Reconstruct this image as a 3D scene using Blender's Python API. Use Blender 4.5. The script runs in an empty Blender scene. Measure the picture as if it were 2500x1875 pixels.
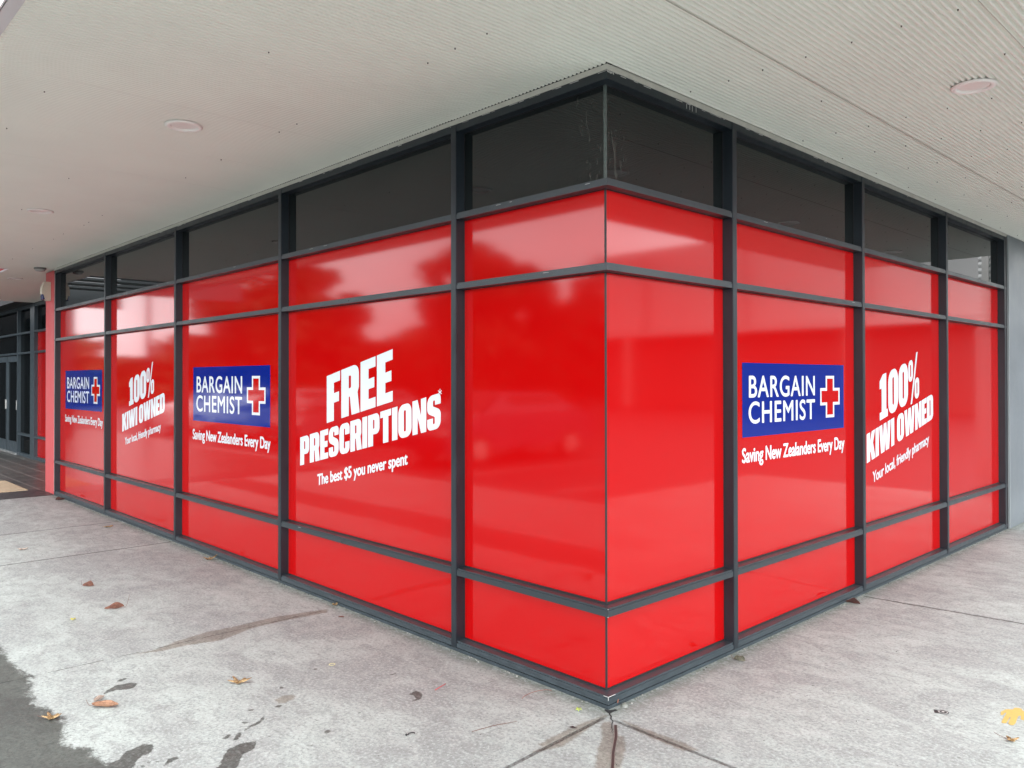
import bpy, bmesh, math, random
import numpy as np
from mathutils import Vector, Matrix
random.seed(7)
R = math.radians
sc = bpy.context.scene
COL = sc.collection

# ------------------------------------------------------------------ camera
YAW, PITCH, ROLL = .80831, .00756, -.00129
F_ = Vector((-math.sin(YAW)*math.cos(PITCH), math.cos(YAW)*math.cos(PITCH), math.sin(PITCH)))
R_ = Vector((math.cos(YAW), math.sin(YAW), 0)); U_ = R_.cross(F_)
R2 = R_*math.cos(ROLL)+U_*math.sin(ROLL); U2 = U_*math.cos(ROLL)-R_*math.sin(ROLL)
cd = bpy.data.cameras.new('camera'); cam = bpy.data.objects.new('camera', cd); COL.objects.link(cam)
M = Matrix.Identity(4)
for i in range(3):
    M[i][0], M[i][1], M[i][2] = R2[i], U2[i], -F_[i]
M[0][3], M[1][3], M[2][3] = 2.44708, -2.97677, 1.6
cam.matrix_world = M
cd.sensor_width = 36; cd.lens = 27.817; cd.shift_y = -.01102; cd.clip_end = 2000; cd.clip_start = .05
sc.camera = cam
# ------------------------------------------------------------------ sky, sun, exposure
EL, AZ = 58, 128
w = bpy.data.worlds.new('World'); sc.world = w; w.use_nodes = True
nt = w.node_tree; bg = nt.nodes['Background']
sky = nt.nodes.new('ShaderNodeTexSky'); sky.sky_type = 'NISHITA'; sky.sun_disc = False
sky.sun_elevation = R(EL); sky.sun_rotation = R(AZ); sky.dust_density = 4; sky.air_density = 1.0
hs = nt.nodes.new('ShaderNodeHueSaturation'); hs.inputs['Saturation'].default_value = .12
nt.links.new(sky.outputs[0], hs.inputs['Color']); 
nz = nt.nodes.new('ShaderNodeTexNoise'); nz.inputs['Scale'].default_value = 2.2; nz.inputs['Detail'].default_value = 6
tcw = nt.nodes.new('ShaderNodeTexCoord'); mpw = nt.nodes.new('ShaderNodeMapping'); mpw.inputs['Scale'].default_value = (1, 1, 3)
nt.links.new(tcw.outputs['Generated'], mpw.inputs['Vector']); nt.links.new(mpw.outputs[0], nz.inputs['Vector'])
mr = nt.nodes.new('ShaderNodeMapRange'); mr.inputs[1].default_value = .3; mr.inputs[2].default_value = .7
mr.inputs[3].default_value = .8; mr.inputs[4].default_value = 1.2
nt.links.new(nz.outputs['Fac'], mr.inputs[0])
mx = nt.nodes.new('ShaderNodeVectorMath'); mx.operation = 'SCALE'
cl = nt.nodes.new('ShaderNodeMix'); cl.data_type = 'RGBA'; cl.inputs[0].default_value = .6; cl.inputs[7].default_value = (5.3, 5.4, 5.6, 1)   # cloud layer
nt.links.new(hs.outputs[0], cl.inputs[6]); nt.links.new(cl.outputs[2], mx.inputs[0]); nt.links.new(mr.outputs[0], mx.inputs['Scale'])
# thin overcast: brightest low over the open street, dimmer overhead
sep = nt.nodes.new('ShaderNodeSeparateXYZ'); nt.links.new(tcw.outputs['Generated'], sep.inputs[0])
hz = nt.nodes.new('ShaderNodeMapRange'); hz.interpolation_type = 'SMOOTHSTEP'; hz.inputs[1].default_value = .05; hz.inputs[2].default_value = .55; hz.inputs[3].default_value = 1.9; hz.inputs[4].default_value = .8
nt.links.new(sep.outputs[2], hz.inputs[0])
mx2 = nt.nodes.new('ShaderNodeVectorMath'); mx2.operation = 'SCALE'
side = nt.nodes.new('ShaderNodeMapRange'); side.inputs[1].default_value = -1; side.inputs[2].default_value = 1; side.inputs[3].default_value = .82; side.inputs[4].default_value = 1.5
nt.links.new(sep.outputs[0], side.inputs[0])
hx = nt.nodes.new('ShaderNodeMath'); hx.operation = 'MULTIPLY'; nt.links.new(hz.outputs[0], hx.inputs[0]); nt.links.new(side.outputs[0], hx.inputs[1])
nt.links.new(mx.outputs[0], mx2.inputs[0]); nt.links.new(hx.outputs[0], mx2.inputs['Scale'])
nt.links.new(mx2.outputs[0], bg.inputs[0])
bg.inputs[1].default_value = .15
sd = bpy.data.lights.new('sun', 'SUN'); sd.energy = .25; sd.angle = R(20); sd.color = (1, .97, .93)
so = bpy.data.objects.new('sun', sd); COL.objects.link(so)
a = R(AZ)
sdir = Vector((math.sin(a)*math.cos(R(EL)), math.cos(a)*math.cos(R(EL)), math.sin(R(EL))))
so.rotation_euler = sdir.to_track_quat('Z', 'Y').to_euler()
sc.view_settings.view_transform = 'Standard'; sc.view_settings.look = 'None'
sc.view_settings.exposure = 1.8; sc.view_settings.gamma = 1
sc.view_settings.use_curve_mapping = False
sc.cycles.max_bounces = 8; sc.cycles.diffuse_bounces = 5; sc.cycles.glossy_bounces = 4
sc.cycles.sample_clamp_indirect = 8

# ------------------------------------------------------------------ material helpers
MATS = {}
def mat(name, col=(.5, .5, .5), rough=.5, metal=0, spec=.5, coat=0, coat_r=.03, var=0, vscale=8, bump=0, bscale=60, stretch=(1, 1, 1), emis=None):
    m = bpy.data.materials.new(name); m.use_nodes = True
    t = m.node_tree; b = t.nodes['Principled BSDF']
    b.inputs['Base Color'].default_value = (*col, 1); b.inputs['Roughness'].default_value = rough
    b.inputs['Metallic'].default_value = metal; b.inputs['Specular IOR Level'].default_value = spec
    b.inputs['Coat Weight'].default_value = coat; b.inputs['Coat IOR'].default_value = 1.5; b.inputs['Coat Roughness'].default_value = coat_r
    if var or bump:
        tc = t.nodes.new('ShaderNodeTexCoord'); mp = t.nodes.new('ShaderNodeMapping'); mp.inputs['Scale'].default_value = stretch
        t.links.new(tc.outputs['Object'], mp.inputs[0])
    if var:
        n = t.nodes.new('ShaderNodeTexNoise'); n.inputs['Scale'].default_value = vscale; n.inputs['Detail'].default_value = 7; n.inputs['Roughness'].default_value = .62
        t.links.new(mp.outputs[0], n.inputs['Vector'])
        r = t.nodes.new('ShaderNodeMapRange'); r.inputs[1].default_value = .25; r.inputs[2].default_value = .75
        r.inputs[3].default_value = 1-var; r.inputs[4].default_value = 1+var
        t.links.new(n.outputs['Fac'], r.inputs[0])
        s = t.nodes.new('ShaderNodeVectorMath'); s.operation = 'SCALE'; s.inputs[0].default_value = col
        t.links.new(r.outputs[0], s.inputs['Scale']); t.links.new(s.outputs[0], b.inputs['Base Color'])
        r2 = t.nodes.new('ShaderNodeMapRange'); r2.inputs[1].default_value = .3; r2.inputs[2].default_value = .7
        r2.inputs[3].default_value = max(0, rough*.8); r2.inputs[4].default_value = min(1, rough*1.25)
        t.links.new(n.outputs['Fac'], r2.inputs[0]); t.links.new(r2.outputs[0], b.inputs['Roughness'])
    if bump:
        n2 = t.nodes.new('ShaderNodeTexNoise'); n2.inputs['Scale'].default_value = bscale; n2.inputs['Detail'].default_value = 4
        t.links.new(mp.outputs[0], n2.inputs['Vector'])
        bp = t.nodes.new('ShaderNodeBump'); bp.inputs['Strength'].default_value = bump; bp.inputs['Distance'].default_value = .01
        t.links.new(n2.outputs['Fac'], bp.inputs['Height']); t.links.new(bp.outputs[0], b.inputs['Normal'])
        if coat: t.links.new(bp.outputs[0], b.inputs['Coat Normal'])
    MATS[name] = m
    return m

frame_m = mat('slate_frame_paint', (.011, .017, .023), .36, spec=.5, var=.22, vscale=9, bump=.08, bscale=30, stretch=(1, 1, .35))
frame2_m = mat('slate_frame_worn', (.034, .046, .054), .40, var=.35, vscale=14, stretch=(1, 1, 3))
trans_m = mat('slate_transom_paint', (.022, .030, .036), .33, spec=.5, var=.07, vscale=4)
red_m = mat('red_window_film', (.41, .0012, .0018), .5, spec=0, coat=.88, coat_r=.065, bump=.012, bscale=1.6)
blue_m = mat('blue_sign_film', (.002, .014, .19), .5, spec=0, coat=1, coat_r=.065)
white_m = mat('white_lettering_film', (.62, .66, .70), .5, spec=0, coat=1, coat_r=.065)
dark_m = mat('dark_tinted_glass', (.006, .007, .0068), .3, spec=0, coat=1, coat_r=.012, bump=.006, bscale=1.3)
rubber_m = mat('black_gasket', (.012, .010, .012), .5)
silic_m = mat('corner_joint_silicone', (.10, .105, .10), .4, var=.5, vscale=60)
glassedge_m = mat('green_glass_edge', (.07, .09, .085), .2, var=.3, vscale=50)
soffit_m = mat('cream_soffit_paint', (.79, .80, .725), .38, var=.035, vscale=1.4, bump=.0)
flash_m = mat('cream_flashing_paint', (.50, .49, .44), .45, var=.15, vscale=10)
screw_m = mat('dull_screw_steel', (.13, .12, .11), .5, metal=.3)
lamp_m = mat('white_plastic_ring', (.86, .84, .80), .4)
lens_m = mat('frosted_lens', (.80, .78, .74), .3)
pil_m = mat('coral_red_paint', (.50, .075, .08), .6, var=.08, vscale=3)
fasc_m = mat('red_fascia_paint', (.62, .03, .035), .4)
void_m = mat('unlit_cavity', (.02, .02, .022), .8)
chip_m = mat('white_paint_smear', (.55, .55, .53), .6)
# dust and dried runs on the dark glass beside the corner
t = dark_m.node_tree; b = t.nodes['Principled BSDF']
tc = t.nodes.new('ShaderNodeTexCoord'); sx = t.nodes.new('ShaderNodeSeparateXYZ'); t.links.new(tc.outputs['Object'], sx.inputs[0])
mp = t.nodes.new('ShaderNodeMapping'); mp.inputs['Scale'].default_value = (16, 16, 4); t.links.new(tc.outputs['Object'], mp.inputs[0])
n = t.nodes.new('ShaderNodeTexNoise'); n.inputs['Scale'].default_value = 1; n.inputs['Detail'].default_value = 8; n.inputs['Distortion'].default_value = 2.2; n.inputs['Roughness'].default_value = .7; t.links.new(mp.outputs[0], n.inputs['Vector'])
def mrn(v, a0, a1, o0, o1):
    q = t.nodes.new('ShaderNodeMapRange'); q.interpolation_type = 'SMOOTHSTEP'; t.links.new(v, q.inputs[0])
    for i, x in zip((1, 2, 3, 4), (a0, a1, o0, o1)): q.inputs[i].default_value = x
    return q.outputs[0]
def mm(a_, b_):
    q = t.nodes.new('ShaderNodeMath'); q.operation = 'MULTIPLY'; t.links.new(a_, q.inputs[0]); t.links.new(b_, q.inputs[1]); return q.outputs[0]
msk = mm(mm(mrn(sx.outputs[0], -.42, -.10, 0, 1), mrn(sx.outputs[1], .34, .10, 0, 1)), mrn(n.outputs['Fac'], .54, .66, 0, .8))
mc = t.nodes.new('ShaderNodeMix'); mc.data_type = 'RGBA'; t.links.new(msk, mc.inputs[0]); mc.inputs[6].default_value = (.006, .0088, .0092, 1); mc.inputs[7].default_value = (.065, .066, .058, 1)
t.links.new(mc.outputs[2], b.inputs['Base Color'])
ent_glass = mat('entrance_dark_glass', (.003, .005, .006), .3, spec=0, coat=.45, coat_r=.02)

# ------------------------------------------------------------------ object helpers
def tag(o, label=None, cat=None, group=None, kind=None):
    if label: o['label'] = label
    if cat: o['category'] = cat
    if group: o['group'] = group
    if kind: o['kind'] = kind
    return o
def thing(name, label, cat, loc=(0, 0, 0), rz=0, group=None):
    o = bpy.data.objects.new(name, None); COL.objects.link(o); o.empty_display_size = .1
    o.location = loc; o.rotation_euler = (0, 0, rz)
    return tag(o, label, cat, group)
def link(name, me, mats, parent=None):
    for m in (mats if isinstance(mats, (list, tuple)) else [mats]): me.materials.append(m)
    o = bpy.data.objects.new(name, me); COL.objects.link(o)
    if parent: o.parent = parent
    return o
class MB:
    def __init__(s): s.v = []; s.f = []; s.m = []; s.sm = []
    def quad(s, a, b, c, d, m=0, sm=False):
        n = len(s.v); s.v += [a, b, c, d]; s.f.append((n, n+1, n+2, n+3)); s.m.append(m); s.sm.append(sm)
    def poly(s, pts, m=0, sm=False):
        n = len(s.v); s.v += list(pts); s.f.append(tuple(range(n, n+len(pts)))); s.m.append(m); s.sm.append(sm)
    def box(s, x0, y0, z0, x1, y1, z1, m=0):
        if x0 > x1: x0, x1 = x1, x0
        if y0 > y1: y0, y1 = y1, y0
        if z0 > z1: z0, z1 = z1, z0
        n = len(s.v)
        s.v += [(x0, y0, z0), (x1, y0, z0), (x1, y1, z0), (x0, y1, z0), (x0, y0, z1), (x1, y0, z1), (x1, y1, z1), (x0, y1, z1)]
        for f in ((0, 3, 2, 1), (4, 5, 6, 7), (0, 1, 5, 4), (1, 2, 6, 5), (2, 3, 7, 6), (3, 0, 4, 7)):
            s.f.append(tuple(n+i for i in f)); s.m.append(m); s.sm.append(False)
    def tube(s, p, q, r0, r1, n=8, m=0, cap=True):
        p = Vector(p); q = Vector(q); d = (q-p).normalized(); u = d.orthogonal().normalized(); v = d.cross(u)
        k = len(s.v)
        for c, r in ((p, r0), (q, r1)):
            for i in range(n):
                t = 2*math.pi*i/n; s.v.append(tuple(c+(u*math.cos(t)+v*math.sin(t))*r))
        for i in range(n):
            j = (i+1) % n; s.f.append((k+i, k+j, k+n+j, k+n+i)); s.m.append(m); s.sm.append(True)
        if cap:
            s.f.append(tuple(k+i for i in reversed(range(n)))); s.m.append(m); s.sm.append(False)
            s.f.append(tuple(k+n+i for i in range(n))); s.m.append(m); s.sm.append(False)
    def lathe(s, c, prof, n=40, m=0):
        k = len(s.v)
        for r, z in prof:
            for i in range(n):
                t = 2*math.pi*i/n; s.v.append((c[0]+r*math.cos(t), c[1]+r*math.sin(t), c[2]+z))
        for a in range(len(prof)-1):
            for i in range(n):
                j = (i+1) % n
                s.f.append((k+a*n+i, k+a*n+j, k+(a+1)*n+j, k+(a+1)*n+i)); s.m.append(m); s.sm.append(True)
    def build(s, name, mats, parent=None, bevel=0):
        me = bpy.data.meshes.new(name); me.from_pydata(s.v, [], s.f)
        me.polygons.foreach_set('material_index', s.m); me.polygons.foreach_set('use_smooth', s.sm)
        me.update()
        o = link(name, me, mats, parent)
        if bevel:
            b = o.modifiers.new('edge', 'BEVEL'); b.width = bevel; b.segments = 2; b.limit_method = 'ANGLE'
        return o

# ------------------------------------------------------------------ layout of the shopfront (metres)
D = .064; MW = .0485
ML = [1.19217, 3.33864, 5.49425, 7.66282, 9.81682]
MR = [1.19187, 3.00476, 4.8187, 6.60902]
ZS, ZCB, ZCT, ZBB, ZBT, ZAB, ZAT, ZHB, ZT = .0629, .4455, .4873, 2.128, 2.1643, 2.5404, 2.5771, 3.058, 3.1021
SOF = 3.128
XL, YR = -9.84, 6.63
def P(side, s, z, dep): return (-s, dep, z) if side == 'L' else (-dep, s, z)

# ------------------------------------------------------------------ the corner shop building
bld = thing('pharmacy_building', 'red pharmacy shopfront wrapping a street corner in slate grey framing', 'shopfront building')

def sweep(name, prof, mats, parent=bld, xl=XL, yr=YR, midx=None):
    """profile (depth, z) run along the left front, mitred at the corner, and along the right front"""
    mb = MB(); n = len(prof)
    st = [[(xl, d, z) for d, z in prof], [(-d, d, z) for d, z in prof], [(-d, yr, z) for d, z in prof]]
    for k in (0, 1):
        for i in range(n):
            j = (i+1) % n
            mb.quad(st[k][i], st[k+1][i], st[k+1][j], st[k][j], midx[i] if midx else 0)
    mb.poly(st[0]); mb.poly(list(reversed(st[2])))
    return mb.build(name, mats, parent)
BK = D+.05
def transom(zb, zt):
    sweep('transom', [(.002, zb), (.002, zt-.0105), (.0065, zt-.0095), (.0065, zt), (BK, zt), (BK, zb)], trans_m)
transom(ZCB, ZCT); transom(ZBB, ZBT); transom(ZAB, ZAT)
sweep('base_sill', [(.005, -.02), (.005, .0180), (.022, .0184), (.022, .0236), (.002, .0240), (.002, .0525), (.0065, .0535), (.0065, ZS), (BK, ZS), (BK, -.02)], frame2_m)
sweep('head_rail', [(.002, ZHB), (.002, ZT), (BK, ZT), (BK, ZHB)], frame_m)
sweep('wall_flashing', [(-.004, ZT-.002), (-.004, ZT+.024), (.03, ZT+.024), (.03, ZT-.002)], flash_m)

def mullion(side, s):
    mb = MB(); a = P(side, s-MW, .022, 0); b = P(side, s, ZT-.003, BK+.006)
    mb.box(*a, *b)
    a = P(side, s-MW+.004, .022, -.0012); b = P(side, s-.004, ZT-.004, .001); mb.box(*a, *b)
    # black blocks painting the shade of small notches where transom caps meet the mullion
    for zt in (ZS, ZCT, ZBT, ZAT):
        for s0, s1 in ((s-MW-.006, s-MW+.001), (s-.001, s+.006)):
            a = P(side, s0, zt-.0145, .0012); b = P(side, s1, zt-.0085, .01); mb.box(*a, *b, m=1)
    return mb.build('mullion', [frame_m, rubber_m], bld)
for s in ML: mullion('L', s)
for s in MR: mullion('R', s)

def pane(name, side, s0, s1, z0, z1, m, label=None, gask=.006, corner=False):
    """glass sheet set back in the frame with a thin black gasket round it"""
    mb = MB(); g = gask
    e0 = s0 if not corner else s0
    q = [P(side, s0, z0, D), P(side, s1, z0, D), P(side, s1, z1, D), P(side, s0, z1, D)]
    if side == 'L': q = [q[1], q[0], q[3], q[2]]
    mb.quad(*q)
    for a, b in ((z0, z0+g+.002), (z1-g*.5, z1)):
        mb.box(*P(side, s0, a, D-.004), *P(side, s1, b, D+.002), m=1)
    if not corner: mb.box(*P(side, s0, z0, D-.003), *P(side, s0+g*.5, z1, D+.002), m=1)
    mb.box(*P(side, s1-g*.5, z0, D-.003), *P(side, s1, z1, D+.002), m=1)
    o = mb.build(name, [m, rubber_m], bld)
    if label: o['label'] = label
    return o
rows = [(ZS, ZCB), (ZCT, ZBB), (ZBT, ZAB)]
panels = {}
for side, MM in (('L', ML), ('R', MR)):
    edges = [D+.004]+MM
    for i in range(len(MM)):
        s0 = edges[i]; s1 = edges[i+1]-MW
        for r, (a, b) in enumerate(rows):
            panels[(side, i, r)] = pane('red_glass_panel', side, s0, s1, a, b, red_m, corner=(i == 0))
        pane('clerestory_pane', side, s0, s1, ZAT, ZHB, dark_m, corner=(i == 0))
# black silicone joint where the two glass faces meet, wider pale glass edges in the top row
mb = MB()
for a, b in rows:
    mb.box(-D-.0045, D-.0035, a, -D+.0035, D+.0045, b)
mb.build('corner_joint', rubber_m, bld)
mb = MB(); mb.box(-D-.009, D-.003, ZAT, -D+.003, D+.009, ZHB); mb.build('corner_glass_edge', glassedge_m, bld)
# dried paint and sealant smears along the head rail
mb = MB()
for k in range(90):
    side = random.choice('LLR'); s = random.random()**1.6*(9.6 if side == 'L' else 6.4)
    L = random.uniform(.01, .07); h = random.uniform(.001, .0035)
    if k < 5: side = 'R'; s = .004+.011*k; L = .006+.003*random.random(); h = .007+.006*random.random()
    if k in (5, 6, 7, 8): side = 'R'; s = .52+.03*k+.01*random.random(); L = .003; h = .03
    z1 = ZT-.003-random.uniform(0, .003)
    a = P(side, s, z1-h, .0012); b = P(side, s+L, z1, .004); mb.box(*a, *b)
for k in range(24):
    side = random.choice('LR'); s = random.random()*(9 if side == 'L' else 6); zt = random.choice((ZAT, ZAT, ZCT, ZBT))
    a = P(side, s, zt-.0115, .0005); b = P(side, s+random.uniform(.01, .05), zt-.0100, .004); mb.box(*a, *b)
mb.build('paint_smears', chip_m, bld)['kind'] = 'stuff'
mb = MB()   # worn bright edge of the sill at the very corner
mb.box(-.030, .0008, .0615, .0, .003, .0634); mb.box(-.003, .001, .0615, -.0008, .055, .0634); mb.box(-.0026, .0008, .046, -.0006, .0028, .063)
for z in (ZCT-.004, ZCB): mb.box(-.003, .0008, z, -.0008, .0026, z+.003)
mb.build('worn_edges', chip_m, bld)['kind'] = 'stuff'
# small rivets on top of sill and transom
rv = None
for side, MM in (('L', ML), ('R', MR)):
    e = [0]+MM
    for i in range(len(MM)):
        for t in (.18, .5, .82):
            for z in (ZS, ZCT):
                c = P(side, e[i]+(e[i+1]-MW-e[i])*t, z, .036)
                if rv is None:
                    mb = MB(); mb.tube((0, 0, -.001), (0, 0, .0016), .0038, .003, 8); rv = mb.build('rivet', frame2_m, bld); o = rv
                else:
                    o = rv.copy(); COL.objects.link(o); o.parent = bld
                o.location = (c[0], c[1], z)

# ------------------------------------------------------------------ lettering
def fillet(pts):
    out = []; n = len(pts)
    for i, p in enumerate(pts):
        r = p[2] if len(p) > 2 else 0
        b = Vector(p[:2])
        if r <= 0: out.append(tuple(b)); continue
        a = Vector(pts[i-1][:2]); c = Vector(pts[(i+1) % n][:2])
        u = (a-b); v = (c-b); lu, lv = u.length, v.length; u.normalize(); v.normalize()
        ang = u.angle(v)
        t = min(r/math.tan(ang/2), lu*.499, lv*.499); rr = t*math.tan(ang/2)
        cen = b+(u+v).normalized()*(rr/math.sin(ang/2))
        p0 = b+u*t; p1 = b+v*t
        a0 = math.atan2(p0.y-cen.y, p0.x-cen.x); a1 = math.atan2(p1.y-cen.y, p1.x-cen.x)
        da = (a1-a0+math.pi) % (2*math.pi)-math.pi
        for k in range(9):
            q = a0+da*k/8; out.append((cen.x+rr*math.cos(q), cen.y+rr*math.sin(q)))
    return out
S_ = .27
GL = {
 'F': (.50, [[(0, 0), (S_, 0), (S_, .38), (.46, .38), (.46, .58), (S_, .58), (S_, .8), (.5, .8), (.5, 1), (0, 1)]]),
 'E': (.50, [[(0, 0), (.5, 0), (.5, .2), (S_, .2), (S_, .4), (.46, .4), (.46, .6), (S_, .6), (S_, .8), (.5, .8), (.5, 1), (0, 1)]]),
 'P': (.61, [[(0, 0), (S_, 0), (S_, .36), (.61, .36, .2), (.61, 1, .2), (0, 1)], [(S_, .54), (.345, .54, .035), (.345, .82, .035), (S_, .82)]]),
 'R': (.635, [[(0, 0), (S_, 0), (S_, .39), (.31, .39), (.37, 0), (.65, 0), (.575, .43, .05), (.625, .52, .06), (.625, 1, .2), (0, 1)], [(S_, .56), (.35, .56, .035), (.35, .82, .035), (S_, .82)]]),
 'S': (.60, [[(0, 0, .23), (.6, 0, .23), (.6, .52, .2), (.26, .67, .05), (.26, .84, .05), (.345, .84, .04), (.345, .70), (.6, .70), (.6, 1, .23), (0, 1, .23), (0, .51, .2), (.34, .36, .05), (.34, .16, .05), (.255, .16, .04), (.255, .33), (0, .33)]]),
 'C': (.60, [[(0, 0, .23), (.6, 0, .23), (.6, .38), (.34, .38), (.34, .17, .04), (.265, .17, .04), (.265, .83, .04), (.34, .83, .04), (.34, .62), (.6, .62), (.6, 1, .23), (0, 1, .23)]]),
 'I': (.27, [[(0, 0), (.27, 0), (.27, 1), (0, 1)]]),
 'T': (.56, [[(.145, 0), (.415, 0), (.415, .8), (.56, .8), (.56, 1), (0, 1), (0, .8), (.145, .8)]]),
 'O': (.64, [[(0, 0, .25), (.64, 0, .25), (.64, 1, .25), (0, 1, .25)], [(.27, .18, .05), (.37, .18, .05), (.37, .82, .05), (.27, .82, .05)]]),
 '0': (.64, [[(0, 0, .28), (.64, 0, .28), (.64, 1, .28), (0, 1, .28)], [(.27, .18, .05), (.37, .18, .05), (.37, .82, .05), (.27, .82, .05)]]),
 'N': (.64, [[(0, 0), (.24, 0), (.24, .5), (.40, 0), (.64, 0), (.64, 1), (.40, 1), (.40, .5), (.24, 1), (0, 1)]]),
 'K': (.68, [[(0, 0), (.27, 0), (.27, .26), (.32, .36), (.41, 0), (.70, 0), (.51, .58), (.69, 1), (.41, 1), (.27, .66), (.27, 1), (0, 1)]]),
 'W': (1.0, [[(.15, 0), (.44, 0), (.5, .45), (.56, 0), (.85, 0), (1, 1), (.74, 1), (.69, .45), (.61, 1), (.39, 1), (.31, .45), (.26, 1), (0, 1)]]),
 'D': (.64, [[(0, 0), (.64, 0, .23), (.64, 1, .23), (0, 1)], [(.27, .19), (.37, .19, .04), (.37, .81, .04), (.27, .81)]]),
 '1': (.50, [[(0, 0), (.5, 0), (.5, .17), (.41, .17), (.41, 1), (.2, 1), (.0, .87), (0, .70), (.12, .70), (.12, .17), (0, .17)]]),
 '%': (.76, [[(0, .49, .14), (.32, .49, .14), (.32, 1, .14), (0, 1, .14)], [(.125, .6, .03), (.195, .6, .03), (.195, .89, .03), (.125, .89, .03)],
             [(.44, 0, .14), (.76, 0, .14), (.76, .5, .14), (.44, .5, .14)], [(.565, .11, .03), (.635, .11, .03), (.635, .39, .03), (.565, .39, .03)],
             [(.15, -.06), (.25, -.06), (.66, 1.12), (.56, 1.12)]]),
 ' ': (.18, []),
}
def star(n=6, r0=.42, r1=.5):
    pts = []
    for k in range(n):
        a = math.pi/2+2*math.pi*k/n
        for da, r in ((-.30, .16), (-.14, r1), (.14, r1), (.30, .16)):
            pts.append((r1+r*math.cos(a+da), r1+r*math.sin(a+da)))
    return pts
GL['*'] = (1.0, [star()])
def contours_to_mesh(contours):
    cu = bpy.data.curves.new('tmp', 'CURVE'); cu.dimensions = '2D'; cu.fill_mode = 'BOTH'
    for c in contours:
        sp = cu.splines.new('POLY'); sp.points.add(len(c)-1)
        for p, q in zip(sp.points, c): p.co = (q[0], q[1], 0, 1)
        sp.use_cyclic_u = True
    return eval_mesh(cu)
def eval_mesh(cu):
    o = bpy.data.objects.new('tmp', cu); COL.objects.link(o)
    dg = bpy.context.evaluated_depsgraph_get(); dg.update()
    me = bpy.data.meshes.new_from_object(o.evaluated_get(dg))
    v = [tuple(p.co[:2]) for p in me.vertices]; f = [tuple(p.vertices) for p in me.polygons]
    bpy.data.objects.remove(o); bpy.data.meshes.remove(me)
    return v, f
def heavy(word, gap=.045):
    cs = []; x = 0
    for ch in word:
        wd, cc = GL[ch]
        for c in cc: cs.append([(x+p[0], p[1]) for p in fillet(c)])
        x += wd+gap
    v, f = contours_to_mesh(cs)
    return v, f, x-gap
def light(word, off, sp=1.0):
    def mk(b):
        t = bpy.data.curves.new('tmp', 'FONT'); t.body = b; t.size = 1; t.offset = off; t.space_character = sp; t.resolution_u = 6
        return eval_mesh(t)
    hv, _ = mk('H'); y0 = min(p[1] for p in hv); cap = max(p[1] for p in hv)-y0
    v, f = mk(word); x0 = min(p[0] for p in v); x1 = max(p[0] for p in v)
    return [((p[0]-x0)/cap, (p[1]-y0)/cap) for p in v], f, (x1-x0)/cap
def put(name, parent, side, vf, a0, a1, z0, cap, slope=0, m=white_m, off=.0012, bold=0):
    """lay lettering on the glass from a0 to a1 along the front, base line z0 at a0, rising by slope"""
    v, f, wd = vf; V = []; F = []
    sh = [(0, 0)] if not bold else [(0, 0), (bold, 0), (-bold, 0), (bold*.5, bold*.6), (-bold*.5, -bold*.6), (0, bold*.8), (0, -bold*.8)]
    for q, (bx, by) in enumerate(sh):      # a bolder weight: slightly shifted layers, each a hair further out
        k = len(V); oo = off+.00012*q
        for x, y in v:
            t = a0+(a1-a0)*x/wd+bx*cap; z = z0+cap*(y+by)+slope*(t-a0)
            V.append((t, D-oo, z) if side == 'L' else (-D+oo, t, z))
        F += [tuple(i+k for i in p_) for p_ in f]
    me = bpy.data.meshes.new(name); me.from_pydata(V, [], F); me.update()
    bm = bmesh.new(); bm.from_mesh(me)
    want = Vector((0, -1, 0)) if side == 'L' else Vector((1, 0, 0))
    for fc in bm.faces:
        fc.normal_update()
        if fc.normal.dot(want) < 0: fc.normal_flip()
    bm.to_mesh(me); bm.free()
    return link(name, me, m, parent)
def logo(side, par, a0, a1, z0, z1):
    W_, H_ = a1-a0, z1-z0
    rect = ([(0, 0), (1, 0), (1, 1), (0, 1)], [(0, 1, 2, 3)], 1)
    put('blue_sign_board', par, side, rect, a0, a1, z0, H_, m=blue_m, off=.0012)
    X = lambda t: a0+W_*t
    put('lettering', par, side, light('BARGAIN', 0, 1.09), X(.056), X(.672), z0+H_*.536, H_*.285, off=.0026, bold=.024)
    put('lettering', par, side, light('CHEMIST', 0, 1.09), X(.053), X(.672), z0+H_*.184, H_*.285, off=.0026, bold=.024)
    def cross(t, h):   # t: inset in metres
        x0, x1, x2, x3 = X(.732)+t, X(.792)+t, X(.886)-t, X(.949)-t
        q0, q1, q2, q3 = z0+H_*.183+t, z0+H_*.375+t, z0+H_*.64-t, z0+H_*.828-t
        return [(x1, q0), (x2, q0), (x2, q1), (x3, q1), (x3, q2), (x2, q2), (x2, q3), (x1, q3), (x1, q2), (x0, q2), (x0, q1), (x1, q1)]
    o, i = cross(0, 0), cross(.022*H_/.514, 0)
    n = 12; vv = o+i; ff = [(k, (k+1) % n, n+(k+1) % n, n+k) for k in range(n)]
    def raw(name, vv, ff, m, off):
        vv = [((x-a0)/W_, (z-z0)/H_) for x, z in vv]; put(name, par, side, (vv, ff, 1), a0, a1, z0, H_, m=m, off=off)
    raw('cross_border', vv, ff, white_m, .0026)
    raw('red_cross', i, [(0, 1, 2, 11), (11, 2, 5, 8), (2, 3, 4, 5), (8, 9, 10, 11), (8, 5, 6, 7)], red_m, .0024)
def saving(side, par, a0, a1, z, cap):
    put('lettering', par, side, light('Saving New Zealanders Every Day', 0, .98), a0, a1, z, cap, bold=.042)
p = panels[('L', 1, 1)]
put('lettering', p, 'L', heavy('FREE'), -2.711, -1.876, 1.275, .345, .212)
put('lettering', p, 'L', heavy('PRESCRIPTIONS'), -3.104, -1.369, .932, .216, .2115)
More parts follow.
